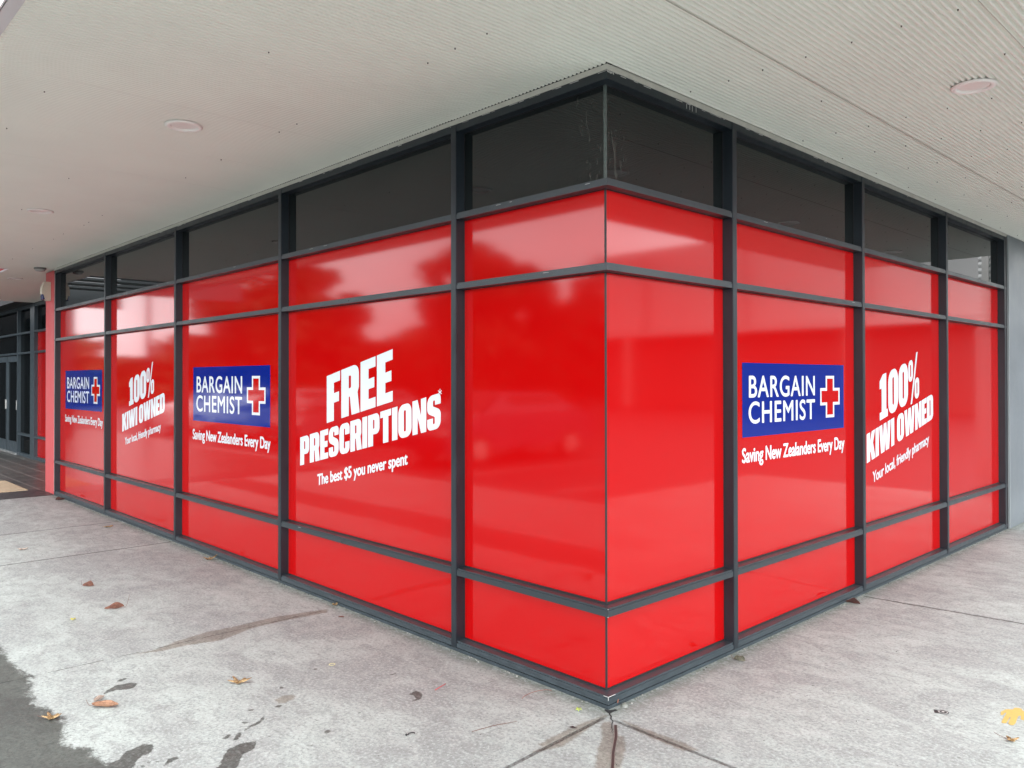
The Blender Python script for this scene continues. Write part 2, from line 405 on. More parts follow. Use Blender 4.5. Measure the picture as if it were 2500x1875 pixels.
put('lettering', p, 'L', heavy('*'), -1.397, -1.357, 1.498, .040, 0)
put('lettering', p, 'L', light('The best $5 you never spent', 0, .98), -2.842, -1.713, .806, .078, .216, bold=.042)
p['label'] = 'red glass panel reading FREE PRESCRIPTIONS'
p = panels[('L', 2, 1)]; logo('L', p, -5.174, -3.597, 1.203, 1.714); saving('L', p, -5.180, -3.594, 1.027, .092)
p['label'] = 'red glass panel with blue sign on the long front'
def kiwi(side, p, k0, k1, zk, ck, h0, h1, zh, ch, y0, y1, zy, cy):
    put('lettering', p, side, heavy('100%', .03), h0, h1, zh, ch, .205)
    put('lettering', p, side, heavy('KIWI OWNED', .04), k0, k1, zk, ck, .2045)
    put('lettering', p, side, light('Your local, friendly pharmacy', 0, .98), y0, y1, zy, cy, .198, bold=.042)
p = panels[('L', 3, 1)]; kiwi('L', p, -7.211, -5.908, .997, .201, -6.985, -6.212, 1.296, .302, -7.111, -6.017, .855, .078)
p = panels[('L', 4, 1)]; logo('L', p, -9.517, -7.945, 1.203, 1.716); saving('L', p, -9.526, -7.920, 1.030, .091)
p = panels[('R', 1, 1)]; logo('R', p, 1.353, 2.776, 1.239, 1.696); saving('R', p, 1.352, 2.780, 1.087, .085)
p = panels[('R', 2, 1)]; kiwi('R', p, 3.178, 4.610, .948, .222, 3.429, 4.276, 1.265, .352, 3.290, 4.502, .790, .081)

# upper wall of the building above the canopy (closed box, keeps sky out of the interior)
mb = MB(); mb.box(-9.84, .13, ZT+.01, -.13, 9.5, 4.6); mb.build('upper_wall', flash_m, bld)
mb = MB(); mb.box(-9.84, .5, 0, -.5, 9.5, ZT); mb.build('inner_wall', void_m, bld)
STAINS= [[(-1.903, -1.7), (-1.948, -1.664), (-1.985, -1.607), (-1.968, -1.542), (-1.93, -1.521), (-1.885, -1.554), (-1.882, -1.585), (-1.916, -1.631), (-1.91, -1.67), (-1.89, -1.698)], [(-1.881, -1.748), (-1.907, -1.721), (-1.888, -1.707), (-1.871, -1.726), (-1.867, -1.749)], [(-2.044, -1.592), (-2.062, -1.563), (-2.05, -1.532), (-2.029, -1.552), (-2.018, -1.576)], [(-1.114, -1.866), (-1.173, -1.821), (-1.172, -1.788), (-1.193, -1.742), (-1.158, -1.714), (-1.126, -1.717), (-1.078, -1.754), (-1.079, -1.785), (-1.051, -1.816), (-0.995, -1.848), (-0.912, -1.884), (-0.994, -1.97), (-1.105, -1.902)], [(-0.928, -1.754), (-0.974, -1.713), (-0.972, -1.677), (-0.95, -1.678), (-0.935, -1.718), (-0.919, -1.752)], [(-1.005, -1.791), (-1.015, -1.769), (-0.999, -1.777), (-0.997, -1.789)], [(-0.984, -1.763), (-0.992, -1.755), (-0.983, -1.741), (-0.972, -1.752)], [(-0.991, -1.819), (-0.99, -1.801), (-0.969, -1.804), (-0.97, -1.822)], [(-0.795, -1.571), (-0.843, -1.531), (-0.882, -1.501), (-0.892, -1.456), (-0.9, -1.412), (-0.87, -1.376), (-0.841, -1.387), (-0.804, -1.419), (-0.796, -1.466), (-0.764, -1.494), (-0.701, -1.538), (-0.609, -1.595), (-0.674, -1.663), (-0.76, -1.607), (-0.776, -1.573)], [(-1.009, -1.372), (-1.043, -1.319), (-1.057, -1.269), (-1.103, -1.218), (-1.055, -1.245), (-1.028, -1.286), (-1.019, -1.325)], [(-0.943, -1.444), (-0.994, -1.413), (-1.012, -1.385), (-1.006, -1.374), (-0.966, -1.401), (-0.943, -1.427)], [(-1.002, -1.472), (-1.024, -1.435), (-1.02, -1.414), (-0.984, -1.453), (-0.988, -1.47)], [(-1.102, -1.335), (-1.103, -1.323), (-1.081, -1.309), (-1.069, -1.319), (-1.084, -1.337)], [(-1.154, -1.139), (-1.167, -1.117), (-1.151, -1.1), (-1.133, -1.122), (-1.138, -1.138)], [(-1.365, -1.012), (-1.37, -0.996), (-1.352, -0.986), (-1.333, -1.0), (-1.344, -1.012)], [(-1.201, -1.262), (-1.209, -1.241), (-1.198, -1.215), (-1.188, -1.241)], [(-0.749, -1.111), (-0.755, -1.081), (-0.73, -1.078), (-0.72, -1.109)], [(-0.668, -1.228), (-0.673, -1.207), (-0.653, -1.223)], [(-0.898, -1.071), (-0.87, -1.06), (-0.861, -1.075)], [(-0.824, -0.58), (-0.847, -0.526), (-0.788, -0.519), (-0.739, -0.561), (-0.739, -0.642), (-0.757, -0.581), (-0.802, -0.568)], [(-1.116, -0.495), (-1.115, -0.443), (-1.092, -0.487)], [(-1.044, -0.615), (-1.041, -0.591), (-1.025, -0.615)], [(-0.813, -0.889), (-0.812, -0.866), (-0.802, -0.886)], [(-1.474, -0.753), (-1.479, -0.73), (-1.454, -0.731), (-1.45, -0.755)], [(-9.8, -1.98), (-7, -1.93), (-5, -1.97), (-4, -1.9), (-3.095, -1.917), (-2.72, -1.919), (-2.444, -1.899), (-2.258, -1.949), (-1.979, -1.957), (-1.751, -1.924), (-1.538, -1.952), (-1.432, -1.987), (-1.37, -1.956), (-1.283, -1.92), (-1.2, -1.92), (-1.133, -1.907), (-0.953, -1.854), (-0.9, -2.2), (-0.9, -2.6), (-9.8, -2.6)]]
BROWN= [[(-2.43, -0.095), (-2.514, -0.453), (-2.502, -0.717), (-2.517, -0.905), (-2.474, -1.106), (-2.404, -1.262), (-2.411, -1.384), (-2.353, -1.238), (-2.356, -1.107), (-2.299, -0.904), (-2.392, -0.668), (-2.395, -0.461), (-2.359, -0.137)], [(0.088, -0.16), (0.066, -0.108), (0.086, -0.088), (0.196, -0.189), (0.222, -0.162), (0.299, -0.247), (0.394, -0.403), (0.512, -0.559), (0.444, -0.629), (0.322, -0.478), (0.229, -0.353), (0.162, -0.241)], [(-1.237, -1.097), (-1.253, -1.05), (-1.237, -1.006), (-1.199, -1.004), (-1.175, -1.033), (-1.16, -1.079), (-1.18, -1.11)], [(0.014, -0.496), (0.007, -0.42), (0.002, -0.212), (0.02, -0.061), (0.031, -0.03), (0.057, -0.192), (0.102, -0.436), (0.047, -0.574), (0.044, -0.497)], [(0.101, -0.035), (0.279, -0.033), (0.403, -0.024), (0.534, -0.035), (0.48, -0.091), (0.358, -0.088), (0.248, -0.082)]]
PAINT= [[(1.323, 1.299), (1.314, 1.343), (1.322, 1.393), (1.346, 1.413), (1.345, 1.444), (1.369, 1.46), (1.382, 1.433), (1.399, 1.422), (1.428, 1.346), (1.413, 1.304), (1.401, 1.318), (1.391, 1.369), (1.385, 1.345), (1.398, 1.246), (1.396, 1.21), (1.38, 1.21), (1.372, 1.235), (1.364, 1.306), (1.361, 1.303), (1.368, 1.214), (1.35, 1.204), (1.347, 1.227), (1.336, 1.348), (1.33, 1.346), (1.331, 1.306)]]
# ------------------------------------------------------------------ canopy with corrugated soffit
can = thing('street_canopy', 'wide flat canopy with cream corrugated metal soffit over the pavement', 'canopy', (0, 0, SOF))
PITCHX = .0275; AMP = .019
def sz(x):
    c = .5+.5*math.cos(2*math.pi*x/PITCHX)
    lap = ((x+2.905) % .87)/.87
    return SOF+AMP*c**3+.0022*lap
mb = MB()
EX, EY, HX, HY = 2.225, -2.205, -10.26, -.45
n = int((EX+15.55)/(PITCHX/10)); xs = [-15.55+k*(PITCHX/10) for k in range(n+1)]+[EX]
me_v = []; me_f = []
def strip(xa, xb, y0, y1):
    sel = [x for x in xs if xa-1e-6 <= x <= xb+1e-6]
    k = len(me_v)
    for x in sel:
        z = sz(x)-SOF; me_v.append((x, y0, z)); me_v.append((x, y1, z))
    for i in range(len(sel)-1):
        me_f.append((k+2*i, k+2*i+1, k+2*i+3, k+2*i+2))
strip(-15.55, HX, HY, -.002); strip(-15.55, -9.85, -.002, 1.03)
strip(HX, EX, EY, -.002); strip(.0035, EX, -.002, 8.2)
me = bpy.data.meshes.new('soffit_sheeting'); me.from_pydata(me_v, [], me_f)
me.polygons.foreach_set('use_smooth', [True]*len(me_f)); me.update()
link('soffit_sheeting', me, soffit_m, can)
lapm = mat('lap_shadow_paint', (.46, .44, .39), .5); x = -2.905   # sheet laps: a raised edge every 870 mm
while x > -15: x -= .87
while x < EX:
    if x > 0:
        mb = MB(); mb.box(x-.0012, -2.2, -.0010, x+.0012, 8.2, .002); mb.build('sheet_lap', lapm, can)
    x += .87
mb = MB(); gx = [.065+.2145*k for k in range(-70, 11)]; gy = [-1.88, -1.26, -.64, .615, 1.265, 1.888, 2.48, 3.06, 3.68, 4.3, 4.92, 5.54, 6.16, 6.78, 7.4]
for yy in gy:
    for i, xx in enumerate(gx):
        if xx > EX-.05 or (yy > 0 and xx < .03) or (xx < HX and yy < HY): continue
        if abs(yy-1.265) < .01 and i % 4: continue
        if yy < 0 and random.random() < .82: continue
        xr = round(xx/PITCHX-.5)*PITCHX+PITCHX*.5; xr += random.uniform(-.002, .002)
        y2 = yy+random.uniform(-.012, .012)
        mb.tube((xr, y2, -.005), (xr, y2, .004), .003, .0044, 6)
mb.build('screw_heads', screw_m, can)['kind'] = 'stuff'
mb = MB()   # perimeter trim, drip lip and red fascia
tr = -.006
mb.box(HX, EY-.048, tr, EX+.048, EY+.004, .03); mb.box(EX-.004, EY+.0045, tr, EX+.048, 8.2, .03)
mb.build('edge_trim', mat('pale_trim_paint', (.60, .59, .60), .4, var=.05), can)
mb = MB()
mb.box(HX, EY-.062, -.012, EX+.062, EY-.056, .05); mb.box(EX+.056, EY-.056, -.012, EX+.062, 8.2, .05)
mb.box(-15.55, HY-.012, -.004, HX, HY-.004, .05); mb.box(HX-.012, EY, -.004, HX-.004, HY-.013, .05)
mb.build('drip_lip', mat('white_lip_paint', (.78, .77, .77), .35), can)
mb = MB()
mb.box(HX+.01, EY-.078, .045, EX+.07, EY-.055, .42); mb.box(EX+.062, EY-.054, .045, EX+.08, 8.2, .42)
mb.box(-15.55, HY-.02, .02, HX-.02, HY+.002, .42); mb.box(HX-.02, EY-.05, .02, HX+.0, HY+.0, .42)
mb.build('fascia', fasc_m, can)
mb = MB()
mb.box(HX+.011, EY-.054, .05, EX+.055, .128, .41); mb.box(.0, .1285, .05, EX+.055, 8.2, .41); mb.box(-15.55, HY+.003, .05, HX+.0105, 1.5, .41)
mb.box(-15.55, .128, .0505, -9.85, 1.03, .40)
mb.build('roof_deck', void_m, can)

# ------------------------------------------------------------------ downlights
def downlight(x, y, label):
    t = thing('downlight', label, 'downlight', (x, y, SOF), 0, 'recessed round downlights in the soffit')
    mb = MB(); mb.lathe((0, 0, 0), [(.074, .03), (.074, -.005), (.080, -.0105), (.096, -.0105), (.106, -.006), (.106, .0)], 48); mb.build('trim_ring', lamp_m, t)
    mb = MB(); mb.lathe((0, 0, 0), [(.0742, -.0012), (.05, -.0022), (.0005, -.0026)], 40); mb.build('lens', lens_m, t)
downlight(-2.358, -1.12, 'round downlight nearest the camera above the FREE PRESCRIPTIONS panel')
downlight(-5.685, -1.12, 'round downlight above the blue sign, the middle one over the long front')
downlight(-11.40, -.15, 'small far downlight above the recessed entrance beyond the red pilaster')
downlight(1.132, 1.622, 'round downlight in the ribbed soffit on the short front side')
downlight(1.14, 4.33, 'second downlight along the short front, reflected in the dark clerestory glass')
downlight(1.14, 6.95, 'last downlight towards the grey column on the short front')

# ------------------------------------------------------------------ red pilaster, siren, sensor
t = thing('red_pilaster', 'narrow coral red pilaster at the far left end of the shopfront', 'pilaster', (-10.06, 0, 0))
mb = MB(); mb.box(-.222, -.0, .006, .205, .17, 3.115); o = mb.build('cladding', pil_m, t, bevel=.012)
mb = MB(); mb.box(.2055, .006, .03, .219, .1, 3.10); mb.build('side_strip', mat('pale_edge_strip', (.45, .44, .44), .4), t)

t = thing('alarm_siren', 'beige alarm siren box with a blue lens fixed to the red pilaster', 'alarm siren', (-10.06, -.001, 2.70))
mb = MB()
prof = [(0, .0), (-.045, .0), (-.078, .035), (-.090, .085), (-.108, .085), (-.112, .14), (-.098, .21), (-.072, .262), (0, .262)]
for i, (hw, o_) in enumerate([(.055, 0)]):
    n = len(prof)
    A = [(hw, y, z) for y, z in prof]; B = [(-hw, y, z) for y, z in prof]
    for k in range(n-1): mb.quad(A[k], A[k+1], B[k+1], B[k])
    mb.poly(list(reversed(A))); mb.poly(B)
o = mb.build('housing', mat('beige_plastic', (.55, .50, .40), .4), t, bevel=.006)
mb = MB(); mb.box(-.045, -.104, .012, .045, -.07, .083); mb.build('lens', mat('blue_strobe_lens', (.02, .03, .12), .15), t, bevel=.008)
t = thing('ceiling_sensor', 'small grey cylindrical sensor under the soffit by the red pilaster', 'sensor', (-9.85, -.17, SOF))
mb = MB(); mb.lathe((0, 0, 0), [(.075, .004), (.075, -.022), (.066, -.024)], 32); mb.build('base', mat('grey_sensor_plastic', (.16, .155, .15), .5), t)
mb = MB(); mb.lathe((0, 0, 0), [(.062, -.022), (.060, -.043), (.04, -.05), (.0005, -.051)], 32); mb.build('cover', mat('pale_sensor_cover', (.4, .38, .36), .4), t)

# ------------------------------------------------------------------ grey column at the end of the short front
t = thing('grey_column', 'wide slate grey steel clad column closing the short front at the right', 'column', (0, 6.66, 0))
colm = mat('grey_column_paint', (.15, .17, .185), .38, var=.12, vscale=3)
mb = MB(); mb.box(-.3, .034, 0, .012, 1.6, 3.124); mb.build('cladding', colm, t, bevel=.004)
mb = MB(); mb.box(-.05, .002, 0, .016, .0165, 3.122); mb.build('edge_strip', mat('bright_edge_strip', (.26, .29, .30), .35), t)
mb = MB(); mb.box(-.05, -.03, .0, -.002, .0015, 3.12); mb.box(-.05, .017, 0, -.006, .033, 3.12); mb.build('shadow_gap', rubber_m, t)

# ------------------------------------------------------------------ recessed entrance front to the left (plane y = 1.03)
ent = thing('recessed_entrance', 'recessed dark glazed shop entrance front beyond the red pilaster', 'shopfront entrance', (-15.5, 1.03, 0))
fr = mat('entrance_frame_paint', (.05, .068, .08), .35, var=.15)
Y0 = 1.03
def ebox(mb, x0, x1, z0, z1, d0=0, d1=.08, m=0): mb.box(x0+15.5, d0, z0, x1+15.5, d1, z1, m)
mb = MB(); ebox(mb, -15.87, -15.54, 0, 3.12); mb.build('mullion', fr, ent)
mb = MB(); ebox(mb, -16.99, -16.94, 0, 3.12); mb.build('mullion', fr, ent)
for z0, z1, xa, xb in ((2.128, 2.165, -22, -9.9), (2.54, 2.58, -22, -9.9), (.43, .475, -16.94, -9.9), (3.06, 3.12, -22, -9.9), (0, .06, -16.94, -9.9)):
    mb = MB(); ebox(mb, xa, xb, z0, z1, .004, .07); mb.build('transom', fr, ent)
for a, b in ((.06, .43), (.475, 2.128), (2.165, 2.54)):
    mb = MB(); ebox(mb, -15.54, -9.9, a, b, .064, .07); mb.build('red_glass_panel', red_m, ent)
    mb = MB(); ebox(mb, -16.94, -15.87, a, b, .064, .07); mb.build('dark_pane', ent_glass, ent)
mb = MB(); ebox(mb, -22, -9.9, 2.58, 3.06, .0645, .071); mb.build('upper_pane', ent_glass, ent)
mb = MB(); ebox(mb, -22, -16.99, 2.165, 2.54, .0645, .071); mb.build('upper_pane', ent_glass, ent)
for k, xa in enumerate((-17.98, -19.0, -20.0)):
    fm = MB(); ebox(fm, xa+.01, xa+.10, .03, 2.10, .02, .06); ebox(fm, xa+.90, xa+.985, .03, 2.10, .02, .06); ebox(fm, xa+.1005, xa+.8995, .03, .26, .02, .06); ebox(fm, xa+.1005, xa+.8995, 1.98, 2.10, .02, .06)
    o = fm.build('sliding_door', fr, ent)
    gm = MB(); ebox(gm, xa+.1, xa+.9, .26, 1.98, .04, .046); gm.build('door_glass', ent_glass, o)
    hm = MB(); ebox(hm, xa+.93, xa+.95, .95, 1.15, .0, .02); hm.build('handle', chip_m, o)
mb = MB(); ebox(mb, -22, -16.99, 0, .028, -.03, .1); mb.build('threshold', mat('aluminium_threshold', (.5, .52, .52), .35, metal=.6), ent)
mb = MB(); ebox(mb, -22, -9.86, 0, 4.5, .35, .5); mb.build('inner_wall', void_m, ent)
mb = MB(); ebox(mb, -9.9, -9.86, 0, 3.12, -.86, .349); mb.build('return_wall', fr, ent)
mb = MB(); ebox(mb, -22, -15.56, 3.14, 4.3, -.3, .0); mb.build('dark_bulkhead', void_m, ent)

# ------------------------------------------------------------------ slatted pergola over the forecourt, seen in the far clerestory glass
t = thing('slatted_pergola', 'pale slatted pergola roof over the forecourt beyond the canopy end', 'pergola', (-13.5, -1.8, 0))
pg = mat('pergola_steel', (.05, .06, .065), .5)
k = -15.3
while k < -10.5:
    mb = MB(); mb.box(k+13.5, -1.6, 3.42, k+13.5+.40, 1.2, 3.46); mb.build('slat', pg, t); k += .78
mb = MB(); mb.box(-2.5, -.85, 3.12, -2.4, 2.0, 3.56); mb.build('fascia_beam', pg, t)
mb = MB(); mb.box(-2.5, -3.6, 3.46, -2.4, -.86, 3.9); mb.build('fascia_beam', pg, t)
mb = MB(); mb.box(-2.4, 1.2, 3.3, 3.1, 1.28, 3.52); mb.build('side_beam', pg, t)
# ribbed cladding above the passage at the far end of the short front
t = thing('ribbed_wall_band', 'pale ribbed steel band on the wall facing the end of the short front', 'wall cladding', (0, 9.7, 0))
mb = MB(); zz = 2.3; rb = mat('white_ribbed_steel', (.72, .74, .73), .35)
while zz < 3.5:
    for q in range(6):
        a0 = q/6; a1 = (q+1)/6
        f = lambda a: -.03*math.sin(math.pi*a)**1.0
        mb.quad((-.9, f(a0), zz+.085*a0), (1.0, f(a0), zz+.085*a0), (1.0, f(a1), zz+.085*a1), (-.9, f(a1), zz+.085*a1))
    zz += .088
mb.build('ribbed_sheet', rb, t)
mb = MB(); mb.box(-.95, .0, 0, 1.05, .3, 2.3); mb.build('lower_wall', mat('dim_grey_wall', (.22, .22, .22), .6), t)
mb = MB(); mb.box(.86, -.05, 2.3, .95, -.03, 3.5); mb.build('cover_strip', chip_m, t)

t = thing('added_dark_screen', 'tall dark wall added out of view to darken the entrance glass reflections', 'wall', (-21.6, -1, 0))  # unseen wall and roof added so the entrance glass reflects dark, not sky
mb = MB(); mb.box(-.1, -2.2, 0, .1, 2.2, 3.6); mb.build('wall', void_m, t)
mb = MB(); mb.box(.1005, -.2, 3.0, 6.0, 1.0, 3.2); mb.build('added_dark_roof', void_m, t)
# ------------------------------------------------------------------ ground
def ndiv(t, op, a, b=None, clamp=False):
    n = t.nodes.new('ShaderNodeMath'); n.operation = op; n.use_clamp = clamp
    for i, v in enumerate((a, b)):
        if v is None: continue
        if isinstance(v, (int, float)): n.inputs[i].default_value = v
        else: t.links.new(v, n.inputs[i])
    return n.outputs[0]
def smooth(t, v, e0, e1, o0=0, o1=1):
    n = t.nodes.new('ShaderNodeMapRange'); n.interpolation_type = 'SMOOTHSTEP'
    for i, x in enumerate((v, e0, e1, o0, o1)):
        if isinstance(x, (int, float)): n.inputs[i].default_value = x
        else: t.links.new(x, n.inputs[i])
    return n.outputs[0]
def noise(t, vec, sc_, det=5, rough=.55, dist=0):
    n = t.nodes.new('ShaderNodeTexNoise'); n.inputs['Scale'].default_value = sc_; n.inputs['Detail'].default_value = det
    n.inputs['Roughness'].default_value = rough; n.inputs['Distortion'].default_value = dist; t.links.new(vec, n.inputs['Vector']); return n.outputs['Fac']
def mixc(t, f, a, b):
    n = t.nodes.new('ShaderNodeMix'); n.data_type = 'RGBA'
    if isinstance(f, (int, float)): n.inputs[0].default_value = f
    else: t.links.new(f, n.inputs[0])
    for i, v in ((6, a), (7, b)):
        if isinstance(v, tuple): n.inputs[i].default_value = (*v, 1)
        else: t.links.new(v, n.inputs[i])
    return n.outputs[2]
conc = bpy.data.materials.new('trowelled_concrete'); conc.use_nodes = True
t = conc.node_tree; b = t.nodes['Principled BSDF']
tc = t.nodes.new('ShaderNodeTexCoord'); V = tc.outputs['Object']
sx = t.nodes.new('ShaderNodeSeparateXYZ'); t.links.new(V, sx.inputs[0]); X, Y = sx.outputs[0], sx.outputs[1]
mp = t.nodes.new('ShaderNodeMapping'); mp.inputs['Rotation'].default_value = (0, 0, R(35)); mp.inputs['Scale'].default_value = (1, 1.55, 1); t.links.new(V, mp.inputs[0]); VS = mp.outputs[0]
nbig = noise(t, VS, 1.3, 6, .6, .6); nmid = noise(t, VS, 7, 6, .65, .8); nfin = noise(t, V, 60, 6, .7); nspk = noise(t, V, 150, 3, .7); nsm = noise(t, VS, 24, 5, .7, 1.2)
c = mixc(t, smooth(t, nbig, .40, .60), (.395, .385, .375), (.53, .535, .51))
c = mixc(t, smooth(t, nmid, .44, .68, 0, .62), c, (.315, .298, .29))
c = mixc(t, smooth(t, nmid, .46, .26, 0, .55), c, (.60, .60, .58))
c = mixc(t, smooth(t, nsm, .54, .72, 0, .5), c, (.30, .285, .275))
c = mixc(t, smooth(t, nsm, .44, .30, 0, .45), c, (.64, .64, .62))
c = mixc(t, smooth(t, nfin, .51, .64, 0, .72), c, (.25, .24, .235))
c = mixc(t, smooth(t, nfin, .48, .36, 0, .6), c, (.68, .69, .67))
c = mixc(t, smooth(t, nspk, .60, .67, 0, .6), c, (.18, .17, .16))
nd = noise(t, V, 38, 2, .5); nd2 = noise(t, VS, 4.2, 3, .6)
c = mixc(t, ndiv(t, 'MULTIPLY', smooth(t, nd, .69, .73, 0, .75), smooth(t, nd2, .48, .60)), c, (.10, .095, .09))
ns3 = noise(t, VS, 11, 6, .75, 2.5)
c = mixc(t, ndiv(t, 'MULTIPLY', smooth(t, ns3, .56, .60, 0, .45), smooth(t, nd2, .55, .42)), c, (.27, .25, .24))
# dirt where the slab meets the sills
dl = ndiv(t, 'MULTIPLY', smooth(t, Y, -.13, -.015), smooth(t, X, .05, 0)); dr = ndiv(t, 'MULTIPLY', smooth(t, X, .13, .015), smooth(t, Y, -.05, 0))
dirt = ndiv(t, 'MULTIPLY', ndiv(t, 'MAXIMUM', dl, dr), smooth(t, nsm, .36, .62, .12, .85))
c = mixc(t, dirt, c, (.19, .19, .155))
# joints
def line(coord, at, w, wob=.006):
    d = ndiv(t, 'ABSOLUTE', ndiv(t, 'ADD', ndiv(t, 'SUBTRACT', coord, at), ndiv(t, 'MULTIPLY', ndiv(t, 'SUBTRACT', nsm, .5), wob)))
    return smooth(t, d, w, w*.5)
ym = smooth(t, Y, 0, -.03)
J = None
for xj, wj in ((-5.505, .017), (-7.06, .015)):
    l = ndiv(t, 'MULTIPLY', line(X, xj, wj), ym); J = l if J is None else ndiv(t, 'MAXIMUM', J, l)
l = ndiv(t, 'MULTIPLY', ndiv(t, 'MULTIPLY', line(X, ndiv(t, 'ADD', -2.41, ndiv(t, 'MULTIPLY', Y, .012)), .005, .02), ym), smooth(t, noise(t, V, 9, 3), .38, .5)); J = ndiv(t, 'MAXIMUM', J, l)
l = ndiv(t, 'MULTIPLY', ndiv(t, 'MULTIPLY', line(X, ndiv(t, 'ADD', .034, ndiv(t, 'MULTIPLY', Y, -.046)), .0135, .006), smooth(t, Y, -.06, -.10)), smooth(t, nfin, .60, .42, .3, 1)); J = ndiv(t, 'MAXIMUM', J, l)
l = ndiv(t, 'MULTIPLY', ndiv(t, 'MULTIPLY', line(Y, -.066, .0135, .006), smooth(t, X, .06, .12)), smooth(t, nfin, .60, .42, .3, 1)); J = ndiv(t, 'MAXIMUM', J, l)
xm = smooth(t, X, 0, .03)
l = ndiv(t, 'MULTIPLY', line(Y, ndiv(t, 'ADD', 2.905, ndiv(t, 'MULTIPLY', X, .09)), .015, .06), xm); J = ndiv(t, 'MAXIMUM', J, l)
l = ndiv(t, 'MULTIPLY', line(Y, 6.64, .006, .02), xm); J = ndiv(t, 'MAXIMUM', J, l)
c = mixc(t, ndiv(t, 'MULTIPLY', J, .85), c, (.07, .065, .06))
# stains carried by mesh attributes
at = t.nodes.new('ShaderNodeAttribute'); at.attribute_name = 'wet'
wetv = ndiv(t, 'ADD', at.outputs['Fac'], ndiv(t, 'MULTIPLY', ndiv(t, 'SUBTRACT', nsm, .5), .45))
wet = ndiv(t, 'MULTIPLY', smooth(t, wetv, .46, .56), smooth(t, nfin, .25, .6, .8, 1))
ar = t.nodes.new('ShaderNodeAttribute'); ar.attribute_name = 'rain'
rainv = ndiv(t, 'ADD', ndiv(t, 'ADD', ar.outputs['Fac'], ndiv(t, 'MULTIPLY', ndiv(t, 'SUBTRACT', nmid, .5), .55)), ndiv(t, 'MULTIPLY', ndiv(t, 'SUBTRACT', nsm, .5), .35))
rainv = ndiv(t, 'ADD', rainv, ndiv(t, 'MULTIPLY', ndiv(t, 'SUBTRACT', nfin, .5), .12))
wet = ndiv(t, 'MAXIMUM', wet, smooth(t, rainv, .44, .60))
ab = t.nodes.new('ShaderNodeAttribute'); ab.attribute_name = 'stain'
brown = smooth(t, ndiv(t, 'ADD', ab.outputs['Fac'], ndiv(t, 'MULTIPLY', ndiv(t, 'SUBTRACT', nsm, .5), .4)), .38, .60, 0, .8)
mul = t.nodes.new('ShaderNodeVectorMath'); mul.operation = 'MULTIPLY'; t.links.new(c, mul.inputs[0]); mul.inputs[1].default_value = (.58, .50, .44)
c = mixc(t, brown, c, mul.outputs[0])
mul = t.nodes.new('ShaderNodeVectorMath'); mul.operation = 'MULTIPLY'; t.links.new(c, mul.inputs[0]); mul.inputs[1].default_value = (.19, .19, .178)
c = mixc(t, ndiv(t, 'MULTIPLY', wet, .93), c, mul.outputs[0])
mul = t.nodes.new('ShaderNodeVectorMath'); mul.operation = 'MULTIPLY'; t.links.new(c, mul.inputs[0]); mul.inputs[1].default_value = (.76, .84, .84); c = mul.outputs[0]
t.links.new(c, b.inputs['Base Color'])
rg = ndiv(t, 'SUBTRACT', smooth(t, nmid, .3, .7, .5, .7), ndiv(t, 'MULTIPLY', wet, .08)); t.links.new(rg, b.inputs['Roughness'])
b.inputs['Specular IOR Level'].default_value = .4
hgt = ndiv(t, 'SUBTRACT', ndiv(t, 'ADD', ndiv(t, 'MULTIPLY', nfin, .35), ndiv(t, 'MULTIPLY', nsm, .4)), ndiv(t, 'MULTIPLY', J, 1.6))
bp = t.nodes.new('ShaderNodeBump'); bp.inputs['Strength'].default_value = .8; bp.inputs['Distance'].default_value = .004; t.links.new(hgt, bp.inputs['Height']); t.links.new(bp.outputs[0], b.inputs['Normal'])

def field(px, py, polys, fall):
    best = np.full(px.shape, -1.0)
    for P_ in polys:
        pts = np.array(P_); x0, y0 = pts.min(0)-fall; x1, y1 = pts.max(0)+fall
        sel = np.where((px >= x0) & (px <= x1) & (py >= y0) & (py <= y1))[0]
        if not len(sel): continue
        X_, Y_ = px[sel], py[sel]; ins = np.zeros(len(sel), bool); d2 = np.full(len(sel), 9.)
        for i in range(len(pts)):
            ax, ay = pts[i-1]; bx, by = pts[i]
            cr = ((ay > Y_) != (by > Y_)) & (X_ < (bx-ax)*(Y_-ay)/((by-ay) or 1e-9)+ax); ins ^= cr
            dx, dy = bx-ax, by-ay; tt = np.clip(((X_-ax)*dx+(Y_-ay)*dy)/(dx*dx+dy*dy+1e-12), 0, 1)
            d2 = np.minimum(d2, (X_-ax-tt*dx)**2+(Y_-ay-tt*dy)**2)
        sd = np.where(ins, np.sqrt(d2), -np.sqrt(d2))/fall
        best[sel] = np.maximum(best[sel], np.clip(sd, -1, 1))
    return .5+.5*best
# concrete slab: fine grid close to the camera, coarse strips further off
VV = []; FF = []; WET = []; STN = []; RAIN = []
def grid(x0, x1, y0, y1, st):
    nx = max(1, int(round((x1-x0)/st))); ny = max(1, int(round((y1-y0)/st)))
    gx_, gy_ = np.meshgrid(np.linspace(x0, x1, nx+1), np.linspace(y0, y1, ny+1), indexing='ij')
    px, py = gx_.ravel(), gy_.ravel(); k = sum(len(v) for v in VV)
    VV.append(np.stack([px, py, np.zeros_like(px)], 1)); WET.append(field(px, py, STAINS[:-1], .03)); RAIN.append(field(px, py, STAINS[-1:], .13)); STN.append(field(px, py, BROWN, .045))
    i, j = np.meshgrid(np.arange(nx), np.arange(ny), indexing='ij'); a = (k+i*(ny+1)+j).ravel()
    FF.append(np.stack([a, a+ny+1, a+ny+2, a+1], 1))
grid(-3.2, .8, -2.2, .06, .01); grid(-9.85, -3.2, -2.6, .06, .05); grid(-3.2, .8, -2.6, -2.2, .05)
grid(.8, 4.0, -4.5, 9.0, .25); grid(-.06, .8, .06, 9.0, .05); grid(-9.85, .8, -4.5, -2.6, .25)
v = np.concatenate(VV); f = np.concatenate(FF)
